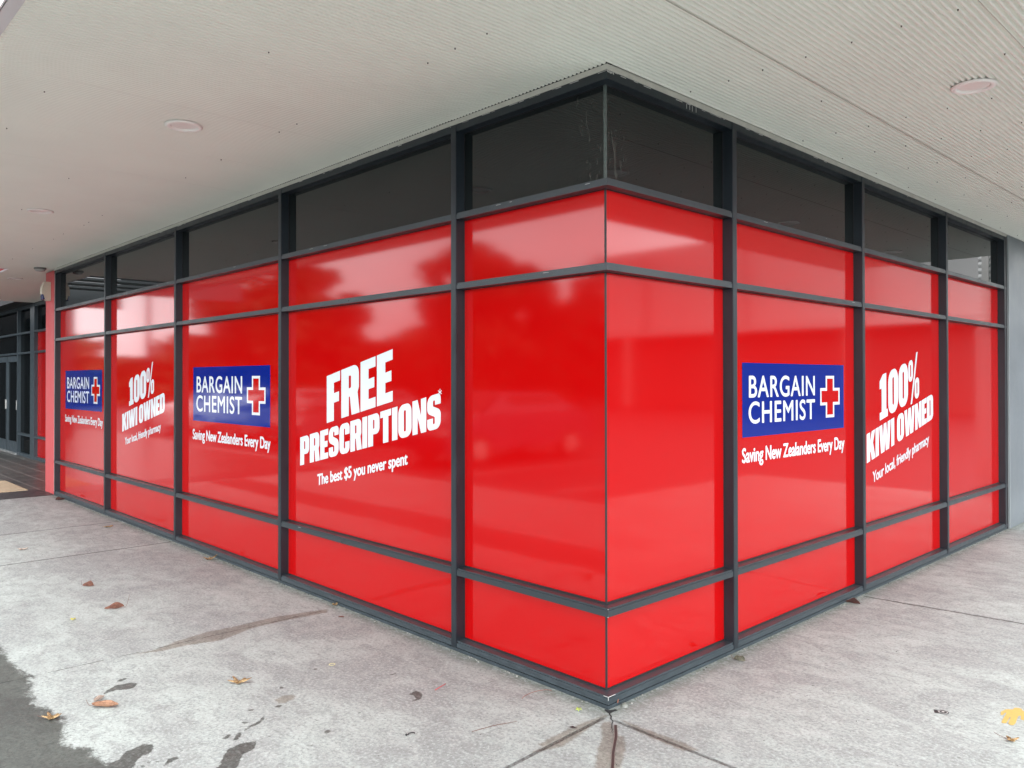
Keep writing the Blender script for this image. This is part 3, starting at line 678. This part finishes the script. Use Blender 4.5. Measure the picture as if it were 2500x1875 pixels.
me = bpy.data.meshes.new('concrete_pavement'); me.vertices.add(len(v)); me.vertices.foreach_set('co', v.ravel())
me.loops.add(f.size); me.loops.foreach_set('vertex_index', f.ravel().astype(np.int32)); me.polygons.add(len(f)); me.polygons.foreach_set('loop_start', np.arange(0, f.size, 4, dtype=np.int32)); me.polygons.foreach_set('loop_total', np.full(len(f), 4, np.int32))
me.update(calc_edges=True)
for nm, arr in (('wet', WET), ('stain', STN), ('rain', RAIN)):
    a_ = me.attributes.new(nm, 'FLOAT', 'POINT'); a_.data.foreach_set('value', np.concatenate(arr).astype(np.float32))
tag(link('concrete_pavement', me, conc), kind='structure')

# dark slate tiles in front of the recessed entrance
tile = bpy.data.materials.new('slate_tiles'); tile.use_nodes = True; t = tile.node_tree; b = t.nodes['Principled BSDF']
tc = t.nodes.new('ShaderNodeTexCoord'); br = t.nodes.new('ShaderNodeTexBrick'); t.links.new(tc.outputs['Object'], br.inputs[0])
br.offset = 0; br.inputs['Scale'].default_value = 1; br.inputs['Brick Width'].default_value = .6; br.inputs['Row Height'].default_value = .3
br.inputs['Color1'].default_value = (.095, .09, .083, 1); br.inputs['Color2'].default_value = (.055, .058, .056, 1); br.inputs['Mortar'].default_value = (.26, .25, .24, 1); br.inputs['Mortar Size'].default_value = .011
nn = noise(t, tc.outputs['Object'], 14, 6, .7, 1)
c = mixc(t, smooth(t, nn, .4, .7, 0, .7), br.outputs['Color'], (.15, .135, .12)); t.links.new(c, b.inputs['Base Color']); b.inputs['Roughness'].default_value = .32
mb = MB(); mb.poly([(-25, -4.5, .002), (-9.852, -4.5, .002), (-9.852, 1.4, .002), (-25, 1.4, .002)]); mb.poly([(-10.55, -4.5, .004), (-9.853, -4.5, .004), (-9.853, .0, .004), (-10.55, .0, .004)], 1); tag(mb.build('tile_paving', [tile, mat('dark_border_tiles', (.05, .05, .052), .4, var=.35, vscale=9)]), kind='structure')
mb = MB(); mb.box(-.72, -.22, .002, .72, .22, .010); o = mb.build('entrance_mat', mat('tan_mat', (.52, .42, .28), .8, var=.2, vscale=30)); o.location = (-11.35, -.36, 0)
tag(o, 'pale tan mat lying on the dark tiles by the entrance', 'mat')
# car park, kerb and ground to the horizon
asph = mat('wet_asphalt', (.05, .051, .054), .45, var=.3, vscale=3, bump=.3, bscale=90)
mb = MB(); mb.poly([(-400, -400, -.13), (400, -400, -.13), (400, 400, -.13), (-400, 400, -.13)]); tag(mb.build('car_park_ground', asph), kind='structure')
mb = MB(); mb.box(-25, -4.66, -.13, 4.16, -4.5, .0); mb.box(4.0, -4.4995, -.13, 4.16, 9.0, .0); tag(mb.build('kerb', mat('kerb_concrete', (.42, .41, .39), .8, var=.2)), kind='structure')
mb = MB()
for k in range(9): mb.box(-24+2.6*k, -10.5, -.1285, -23.9+2.6*k, -5.6, -.126)
for k in range(5): mb.box(9, -2+2.6*k, -.1285, 14, -1.9+2.6*k, -.126)
tag(mb.build('bay_markings', chip_m), kind='structure')

# expansion slot and crack at the corner of the slab
t0 = thing('slot_drain', 'short rusty dark steel strip set in the concrete at the corner', 'drain strip', (.25, -.26, 0))
mb = MB(); q = [(.126, -.102), (.205, -.196), (.29, -.321), (.371, -.426), (.53, -.64)]
for (x0, y0), (x1, y1) in zip(q, q[1:]):
    d = Vector((x1-x0, y1-y0)).normalized(); nx, ny = -d.y*.0058, d.x*.0058
    a = [(x0+nx, y0+ny), (x1+nx, y1+ny), (x1-nx, y1-ny), (x0-nx, y0-ny)]
    mb.poly([(p[0]-.25, p[1]+.26, .0022) for p in reversed(a)])
mb.build('strip', mat('rusty_dark_steel', (.05, .035, .033), .6, var=.5, vscale=60), t0)
mb = MB()
for side in (-1, 1):
    for (x0, y0), (x1, y1) in zip(q, q[1:]):
        d = Vector((x1-x0, y1-y0)).normalized(); o0, o1 = side*.0060, side*.0082
        a = [(x0-d.y*o0, y0+d.x*o0), (x1-d.y*o0, y1+d.x*o0), (x1-d.y*o1, y1+d.x*o1), (x0-d.y*o1, y0+d.x*o1)]
        if side > 0: a.reverse()
        mb.poly([(p[0]-.25, p[1]+.26, .003) for p in a])
mb.build('lip', mat('dull_lip_steel', (.22, .20, .18), .5, var=.4, vscale=80), t0)
mb = MB(); pts = [(.004, -.004), (.022, -.018), (.036, -.034), (.052, -.042), (.064, -.058), (.072, -.070), (.088, -.074), (.098, -.087), (.108, -.106), (.118, -.118), (.136, -.142), (.150, -.150), (.156, -.168), (.172, -.176)]
for i, ((x0, y0), (x1, y1)) in enumerate(zip(pts, pts[1:])):
    d = Vector((x1-x0, y1-y0)).normalized(); w0 = .0042*(1-i/15); w1 = .0042*(1-(i+1)/15)
    mb.poly([(x0-d.y*w0, y0+d.x*w0, .0018), (x0+d.y*w0, y0-d.x*w0, .0018), (x1+d.y*w1, y1-d.x*w1, .0018), (x1-d.y*w1, y1+d.x*w1, .0018)])
mb.poly([(-.02, -.003, .0019), (-.012, -.014, .0019), (.004, -.020, .0019), (.018, -.026, .0019), (.03, -.018, .0019), (.028, .0, .0019), (.034, .03, .0019), (.016, .034, .0019), (.008, .012, .0019), (0, .003, .0019)])
o = mb.build('crack', void_m); tag(o, kind='structure')
# grit and mortar crumbs swept against the sills
mb = MB()
for k in range(520):
    side = random.choice('LR'); s = random.random()**.8*(9.5 if side == 'L' else 6.5); d = -abs(random.gauss(0, .012))-.001
    c_ = P(side, s, 0, d); r = random.uniform(.0015, .005)*(1.3 if random.random() < .1 else 1)
    ang = random.random()*6.28; mb.tube((c_[0], c_[1], 0), (c_[0]+r*math.cos(ang), c_[1]+r*math.sin(ang), r*.8), r, r*.4, 5, m=random.choice((0, 0, 1, 2)))
for k in range(260):
    x = random.uniform(-7, 1.8); y = random.uniform(-2, 0) if x < 0 else random.uniform(-.5, 6)
    if x > 0 and y > 0 and x < .1: continue
    r = random.uniform(.0012, .003); mb.tube((x, y, 0), (x+r, y, r*.7), r, r*.4, 5, m=random.choice((0, 1, 1, 2)))
tag(mb.build('grit', [mat('grit_grey', (.35, .34, .31), .9), mat('grit_dark', (.06, .055, .05), .9), mat('grit_light', (.42, .41, .38), .9)]), 'loose grit and crumbs along the sills', 'grit', kind='stuff')
# ------------------------------------------------------------------ fallen leaves and bits on the concrete
def leafmat(name, c0, c1, rough=.55):
    m = bpy.data.materials.new(name); m.use_nodes = True; t = m.node_tree; b = t.nodes['Principled BSDF']
    tc = t.nodes.new('ShaderNodeTexCoord'); n = noise(t, tc.outputs['Object'], 55, 5, .7); c = mixc(t, smooth(t, n, .38, .62), c0, c1)
    t.links.new(c, b.inputs['Base Color']); b.inputs['Roughness'].default_value = rough; return m
tan = leafmat('tan_leaf', (.22, .11, .06), (.36, .20, .12)); brown = leafmat('brown_leaf', (.12, .045, .03), (.22, .09, .055))
ochre = leafmat('ochre_leaf', (.17, .085, .035), (.44, .31, .15)); dkb = leafmat('dark_leaf', (.05, .015, .012), (.10, .03, .02)); olive = leafmat('olive_leaf', (.09, .09, .06), (.22, .21, .15))
pale = leafmat('pale_leaf', (.36, .28, .23), (.52, .43, .36)); stemm = mat('leaf_stem', (.16, .08, .06), .6)
lgroup = 'fallen leaves scattered on the concrete'
def leaf(label, x, y, L, ang, kind, m, wid=.5, curl=.3, roll=.5, stem=.3, lift=.0, stemup=.05, name='fallen_leaf', grp=lgroup):
    th = thing(name, label, 'leaf', (x, y, .0035), R(ang), grp)
    rr = random.Random(label); mb = MB(); nu, nv = 18, 8
    def width(u):
        if kind == 'oval': return wid*.5*(math.sin(math.pi*min(1, u**.8))**.75)*(1+.07*math.sin(9*u+rr.random()))
        if kind == 'long': return wid*.5*(math.sin(math.pi*u)**.6)
        return wid*.5
    ph = rr.random()*6
    if kind in ('oval', 'long'):
        V_ = []
        for i in range(nu+1):
            u = i/nu; w_ = width(u)+.002
            for j in range(nv+1):
                s_ = -1+2*j/nv
                zz = abs(s_)**1.6*w_*roll*L*2*(1+.3*math.sin(5*u+ph))+curl*L*(u-.5)**2*1.2+.012*L*math.sin(11*u+4*s_+ph)-.02*L*(1-abs(s_))*0
                V_.append(((u-.5)*L, s_*w_*L*(1-.25*roll), max(.0004, zz+lift*L)))
        for i in range(nu):
            for j in range(nv):
                a = i*(nv+1)+j; mb.quad(V_[a], V_[a+nv+1], V_[a+nv+2], V_[a+1], 0, True)
    else:
        n = kind; K = 60; ring = []
        for k in range(K):
            a = 2*math.pi*k/K; lobe = abs(math.cos(n*a/2+ph*.2))**2.2
            r = (.18+.34*lobe*(1+.25*math.sin(3.1*a+ph)))*L
            z = (curl*.5*(r/L)**1.5*2+.10*math.sin(2*a+ph)*(r/L)+.05*math.sin(5*a+ph)*(r/L))*L
            ring.append((r*math.cos(a), r*math.sin(a)*wid*1.6, max(.0004, z)))
        mid = [(x_*.45, y_*.45, z_*.25+.004+.006*math.sin(k*.9)) for k, (x_, y_, z_) in enumerate(ring)]
        for k in range(K):
            j = (k+1) % K
            mb.quad(ring[k], ring[j], mid[j], mid[k], 0, True); mb.poly([mid[k], mid[j], (0, 0, .005)], 0, True)
    o = mb.build('blade', m, th)
    so_ = o.modifiers.new('thick', 'SOLIDIFY'); so_.thickness = .0008
    if stem:
        mb = MB(); p0 = Vector((-.46*L, 0, .003)); 
        for k in range(5):
            p1 = p0+Vector((-stem*L/5, .03*L*math.sin(k+ph), stemup*L/5*k)); mb.tube(p0, p1, .0011, .0009, 5); p0 = p1
        mb.build('stem', stemm, th)
leaf('large tan leaf with upturned edges beside the wet footprint', -1.729, -1.738, .135, 42, 'oval', tan, .50, .30, .22, .28, 0, .1)
leaf('small pale curled leaf behind the large tan leaf', -1.83, -1.735, .07, 120, 'oval', pale, .35, .4, .7, 0)
leaf('crumpled golden brown leaf on the edge of the wet concrete', -1.757, -1.963, .085, 46, 5, ochre, .55, .5, .5, .35)
leaf('yellow brown star shaped leaf below the wet streak', -1.57, -1.13, .115, 46, 5, ochre, .5, .35, .5, 0)
leaf('long rolled red brown leaf with an upright stem', -3.448, -1.17, .125, 262-8, 'long', brown, .26, .18, 1.0, .3, .03, .35)
leaf('small folded brown leaf on the dry concrete above the long rolled leaf', -4.238, -1.116, .085, 46, 'oval', brown, .5, .2, .8, .2, 0, .25)
leaf('crumpled gold leaf against the sill near the first slab joint', -4.475, -.069, .12, 95, 5, ochre, .45, .5, .5, .1)
leaf('flat orange brown leaf between the two slab joints close to the wall', -6.758, -.222, .10, 93, 4, ochre, .4, .3, .5, .1)
leaf('faded pinkish leaf between the two slab joints at the left', -6.104, -1.164, .10, 57, 4, pale, .4, .3, .5, 0)
leaf('dark maroon rolled leaf against the short front sill', .046, 2.664, .10, 2, 'long', dkb, .30, .1, .9, .15)
leaf('small olive curled leaf close to the sill of the short front', .09, 1.052, .065, 12, 'oval', olive, .6, .3, .8, .3, 0, .2)
leaf('bright orange brown leaf with a thin stem below the yellow paint mark', 1.436, 1.027, .055, -15, 4, ochre, .7, .5, .6, .95)
leaf('dark leaf by the foot of the red pilaster', -9.27, -.061, .11, 86, 'long', dkb, .4, .2, .8, 0)
leaf('gold leaf scrap where the wet streak meets the wall', -2.47, -.014, .05, 96, 4, ochre, .7, .6, .6, 0)
leaf('flat rust red leaf scrap near the wall by the wet streak', -2.196, -.129, .042, 46, 'oval', brown, .5, .05, .1, 0)
def petal(label, x, y, L, colr, nm):
    th = thing('blossom', label, 'blossom', (x, y, .002), random.random()*6, 'small fallen yellow green blossoms')
    mb = MB()
    for k in range(5):
        a = 2*math.pi*k/5+random.random()*.5; c_, s_ = math.cos(a), math.sin(a); w_ = .4
        mb.poly([(0, 0, .002), (L*.4*math.cos(a-w_), L*.4*math.sin(a-w_), L*.35), (L*.55*c_, L*.55*s_, L*random.uniform(.1, .4)), (L*.4*math.cos(a+w_), L*.4*math.sin(a+w_), L*.3)], 0, True)
    o = mb.build('petals', mat(nm, colr, .6), th); q = o.modifiers.new('thick', 'SOLIDIFY'); q.thickness = .002
petal('yellow blossom left of the long rolled leaf', -3.378, -1.448, .034, (.55, .52, .06), 'yellow_petal')
petal('yellow green blossom just left of the building corner', -.098, -.104, .030, (.42, .52, .10), 'lime_petal')
th = thing('plastic_ring', 'tiny pale yellow ring lying below the wet streak', 'ring', (-1.46, -.64, .003), 0)
mb = MB(); mb.lathe((0, 0, 0), [(.013, 0), (.0155, .0015), (.018, 0)], 24); mb.build('band', mat('pale_yellow_plastic', (.7, .68, .35), .5), th)
# pebble-like plastic dome and scrap beside the corner
th = thing('plastic_dome', 'broken clear plastic dome lodged against the corner sill', 'plastic scrap', (.022, .098, .0))
mb = MB(); mb.lathe((0, 0, 0), [(.019, 0), (.017, .008), (.010, .015), (.001, .018)], 20); mb.build('dome', mat('cloudy_plastic', (.16, .17, .15), .12), th)
th = thing('leaf_scrap', 'curled brown leaf scrap standing on the corner sill groove', 'leaf scrap', (.012, .055, .025))
mb = MB(); mb.quad((0, -.004, 0), (.003, .003, 0), (.008, .001, .022), (.003, -.003, .018)); mb.build('blade', brown, th)
th = thing('red_thread', 'short red plastic thread on the concrete left of the corner', 'thread', (-.784, -.404, .003), R(104))
mb = MB(); mb.tube((-.048, 0, 0), (.048, .003, .001), .0014, .0014, 6); mb.build('strand', mat('red_plastic', (.6, .03, .05), .5), th)
th = thing('curved_twig', 'thin reddish curved twig by the sill left of the corner', 'twig', (-.35, -.13, .003))
mb = MB(); p0 = Vector((.0, .10, 0))
for k in range(9):
    a = math.pi*(.5+k/9*.9); p1 = Vector((.05*math.cos(a), .10*math.sin(a)*1.0, .003)); mb.tube(p0, p1, .0013, .0012, 5); p0 = p1
mb.build('strand', mat('reddish_twig', (.25, .08, .06), .6), th)
th = thing('black_clip', 'small black bent plastic clip on the concrete', 'clip', (-.45, -.84, .003), R(66))
mb = MB(); pp = [(-.022, -.006, .002), (-.012, -.004, .002), (-.010, .006, .002), (.006, .009, .002), (.015, .006, .002), (.016, -.002, .002)]
for a_, b_ in zip(pp, pp[1:]): mb.tube(a_, b_, .0022, .0022, 6)
mb.tube((-.026, -.006, 0), (-.020, -.006, .005), .005, .004, 8); mb.build('wire', rubber_m, th)
th = thing('twig', 'thin dry twig lying left of the corner joint', 'twig', (-.25, -.52, .003), R(75))
mb = MB(); mb.tube((-.11, 0, 0), (.0, .006, .001), .0012, .0014, 5); mb.tube((0, .006, .001), (.12, -.004, 0), .0014, .0008, 5); mb.build('strand', stemm, th)
th = thing('black_shard', 'small black curled scrap lying on the joint left of the corner', 'scrap', (.015, -.27, .004), R(20))
mb = MB(); mb.poly([(-.022, 0, 0), (-.006, .010, .004), (.012, .006, .002), (.020, .0, .003), (.006, -.003, .006), (-.008, -.006, .002)]); mb.build('flake', rubber_m, th)
# sticker: dark shield with two rings
th = thing('ground_sticker', 'small black and white tag shaped sticker on the concrete', 'sticker', (1.116, 1.136, .0), R(28))
mb = MB()
def disc(r, z, m, cx=.008, sy=1.0, n=28): mb.poly([(cx+r*math.cos(6.28318*k/n), r*sy*math.sin(6.28318*k/n), z) for k in range(n)], m)
mb.poly([(-.032, -.020, .0012), (-.008, -.022, .0012), (.010, -.027, .0012), (.026, -.020, .0012), (.034, .0, .0012), (.028, .018, .0012), (.012, .027, .0012), (-.008, .022, .0012), (-.030, .020, .0012)], 0)
disc(.0195, .0018, 1); disc(.0165, .0024, 0); disc(.0065, .003, 1)
mb.quad((-.0125, -.017, .0018), (-.0108, -.017, .0018), (-.0108, .017, .0018), (-.0125, .017, .0018), 1)
mb.build('print', [mat('sticker_black', (.03, .032, .034), .5), chip_m], th)
# yellow survey paint mark
cx_, cy_ = 1.364, 1.31
mb = MB(); bm = None
vf = contours_to_mesh([fillet([(p[0]-cx_, p[1]-cy_, .012) for p in PAINT[0]])])
me = bpy.data.meshes.new('yellow_paint_mark'); me.from_pydata([(x_, y_, .0016) for x_, y_ in vf[0]], [], vf[1]); me.update()
o = link('yellow_paint_mark', me, mat('faded_yellow_paint', (.50, .35, .10), .6, var=.18, vscale=70)); o.location = (cx_, cy_, 0)
tag(o, 'faded yellow paint mark on the concrete at the right edge', 'paint mark')
th = thing('paper_scrap', 'tiny white paper scrap on the dark tiles by the entrance', 'paper scrap', (-15.797, .90, .004), R(20))
mb = MB(); mb.quad((-.05, -.02, 0), (.05, -.02, .002), (.05, .02, .01), (-.05, .02, .0)); mb.build('sheet', chip_m, th)

# ------------------------------------------------------------------ the street opposite, seen in the glass
bark = mat('tree_bark', (.09, .07, .055), .8, var=.3)
greens = [leafmat('autumn_foliage', (.10, .055, .02), (.20, .10, .03), .7), leafmat('green_foliage', (.03, .055, .018), (.07, .10, .03), .7)]
def tree(x, y, h, rad, kind, label):
    th = thing('street_tree', label, 'tree', (x, y, -.13), 0, 'trees across the car park')
    rr = random.Random(int(x*7+y*13)); mb = MB()
    mb.tube((0, 0, 0), (.1, 0, h*.45), .22, .14, 9); tips = []
    for k in range(9):
        a = k*2.4; s_ = Vector((.1, 0, h*(.3+.02*k))); e = s_+Vector((math.cos(a)*rad*.6, math.sin(a)*rad*.6, h*(.18+.03*k))); mb.tube(s_, e, .08, .03, 6); tips.append(e)
    mb.build('trunk', bark, th)
    mb = MB(); cl = []
    for k in range(60):
        u = rr.random()*2-1; a = rr.random()*6.283; rq = rr.random()**.4
        cl.append(Vector((math.cos(a)*rad*rq*math.sqrt(1-u*u)*.9, math.sin(a)*rad*rq*math.sqrt(1-u*u)*.9, h*.53+u*h*.45*rq)))
    for c_ in cl:
        r_ = rad*rr.uniform(.18, .34)
        for q in range(80):
            d = Vector((rr.gauss(0, 1), rr.gauss(0, 1), rr.gauss(0, .8))).normalized()*r_*rr.random()**.5
            p = c_+d; s_ = rr.uniform(.16, .3); n_ = Vector((rr.gauss(0, 1), rr.gauss(0, 1), rr.gauss(0, 1))).normalized(); u_ = n_.orthogonal().normalized()*s_; v_ = n_.cross(u_)
            mb.quad(tuple(p-u_), tuple(p-v_*.6), tuple(p+u_), tuple(p+v_*.6))
    mb.build('crown', greens[kind], th)
def at_az(az, dist): return (2.447+dist*math.sin(R(az)), -(-3.10)*0+3.10-dist*math.cos(R(az)))
trees = [(-64.5, 34, 7.6, 3.3, 0), (-60.6, 30, 6.6, 2.1, 1), (-49.3, 32, 7.6, 2.3, 1), (-45.5, 36, 7.6, 2.6, 1), (-41, 40, 7.6, 2.2, 1), (-78.5, 42, 5.4, 3.0, 0), (-66, 46, 4.0, 2.4, 0), (-53.5, 60, 5.0, 3.2, 1), (-36, 42, 5.6, 2.6, 1)]
names = ['broad autumn tree nearest the end of the canopy', 'narrow green tree beside the broad autumn tree', 'slim green tree in the middle of the car park edge', 'green tree right of the slim one', 'round green tree at the right of the group', 'spreading autumn tree furthest left', 'low autumn tree behind the broad one', 'distant low green tree across the car park', 'small green tree at the far right of the row']
for (az, d, h, r_, k), nm in zip(trees, names):
    x, y = at_az(az, d); tree(x, y, h, r_, k, nm)
rr = random.Random(5); mb = MB()
for k in range(330):
    az = -84+k*.16+rr.uniform(-.2, .2); top = 4.4 if az < -74.5 else (3.0 if az < -69.5 else (4.6 if az < -66 else 5.0+.8*math.sin(az*.7)))
    x, y = at_az(az, 62+rr.uniform(-3, 3))
    for q in range(34):
        z = rr.random()**.8*top; p = Vector((x+rr.gauss(0, .7), y+rr.gauss(0, .7), z)); s_ = rr.uniform(.35, .7); n_ = Vector((rr.gauss(0, 1), rr.gauss(0, 1), rr.gauss(0, 1))).normalized(); u_ = n_.orthogonal().normalized()*s_; v_ = n_.cross(u_)
        mb.quad(tuple(p-u_), tuple(p-v_*.6), tuple(p+u_), tuple(p+v_*.6))
tag(mb.build('far_treeline', greens[1]), 'distant dark treeline beyond the car park', 'treeline', kind='stuff')
# parked cars
def car(x, y, rz, colr, label):
    th = thing('parked_car', label, 'car', (x, y, -.13), R(rz), 'cars parked in the car park')
    pm = mat('car_paint', colr, .25, coat=1); mb = MB()
    side = [(-2.15, .35), (-2.2, .75), (-2.0, .98), (-1.55, 1.03), (-.95, 1.42), (.45, 1.45), (1.15, 1.02), (1.95, .86), (2.18, .62), (2.15, .3)]
    def ring(w_, k=1): return [(px, w_ if pz < 1.04 else w_*.82, pz) for px, pz in side]
    A = ring(.86); B = [(p[0], -p[1], p[2]) for p in A]; n = len(side)
    for i in range(n): j = (i+1) % n; mb.quad(A[i], B[i], B[j], A[j], 0, False)
    mb.poly(A); mb.poly(list(reversed(B))); mb.build('body', pm, th, bevel=.05)
    mb = MB()
    for s_ in (1, -1): mb.poly([(px, s_*(.875-.15*(pz-.95)/.45), pz) for px, pz in [(-1.4, 1.02), (-.9, 1.36), (.4, 1.39), (1.0, 1.03)]])
    mb.quad((1.19, -.68, 1.04), (1.19, .68, 1.04), (.55, .6, 1.42), (.55, -.6, 1.42)); mb.quad((-1.58, -.68, 1.06), (-1.58, .68, 1.06), (-1.03, .6, 1.41), (-1.03, -.6, 1.41)); mb.build('window', dark_m, th)
    for px in (-1.35, 1.35):
        for s_ in (1, -1):
            mb = MB(); mb.tube((px, s_*.66, .32), (px, s_*.89, .32), .32, .32, 20); o = mb.build('wheel', rubber_m, th)
            mb = MB(); mb.tube((px, s_*.885, .32), (px, s_*.90, .32), .2, .19, 16); mb.build('rim', flash_m, o)
    for s_ in (1, -1):
        mb = MB(); mb.box(2.05, s_*.5, .6, 2.19, s_*.78, .74); mb.build('headlight', lens_m, th)
        mb = MB(); mb.box(-2.2, s_*.55, .74, -2.1, s_*.8, .9); mb.build('tail_light', fasc_m, th)
for a_ in [(-15.5, -8.4, 90, (.12, .12, .13), 'charcoal hatchback nearest the shop'), (-18.1, -8.2, 90, (.3, .3, .3), 'grey hatchback beside the charcoal one'), (-23.3, -8.3, 90, (.75, .75, .75), 'white car furthest along the row'), (-10.2, -8.6, 90, (.03, .04, .08), 'dark blue car closest to the corner'), (11.4, 3.2, 0, (.2, .2, .21), 'grey car in the side bays'), (11.5, 8.4, 0, (.45, .45, .45), 'pale grey car in the side bays')]: car(*a_)
# pale building across the side street
th = thing('pale_building', 'long pale grey commercial building with a dark shop level across the side street', 'building', (30, 38, -.13))
wallm = mat('pale_render', (.42, .42, .41), .7, var=.06, vscale=.5)
mb = MB(); mb.box(-24, 0, 4.6, 40, 12, 9.9); mb.build('upper_storey', wallm, th)
mb = MB(); mb.box(-24, .8, 0, 40, 12, 4.6); mb.build('ground_floor', mat('dim_shop_level', (.06, .055, .05), .5), th)
mb = MB(); mb.box(-24.2, -1.8, 4.3, 40.2, -.003, 4.62); mb.build('awning', wallm, th)
for k in range(9):
    mb = MB(); mb.box(-23+7*k, -.25, 4.63, -22.3+7*k, -.004, 9.5); mb.build('pilaster', wallm, th)
    mb = MB(); mb.box(-23+7*k, -1.7, 0, -22.7+7*k, -1.4, 4.3); mb.build('post', flash_m, th)
mb = MB(); mb.tube((0, 0, 0), (0, 0, 4.6), .09, .07, 10); mb.box(-.6, -.1, 4.5, .1, .1, 4.6)
x, y = at_az(-71, 26); o = mb.build('lamp_post', frame_m); o.location = (x, y, -.13); tag(o, 'slim grey lamp post in the car park', 'lamp post')
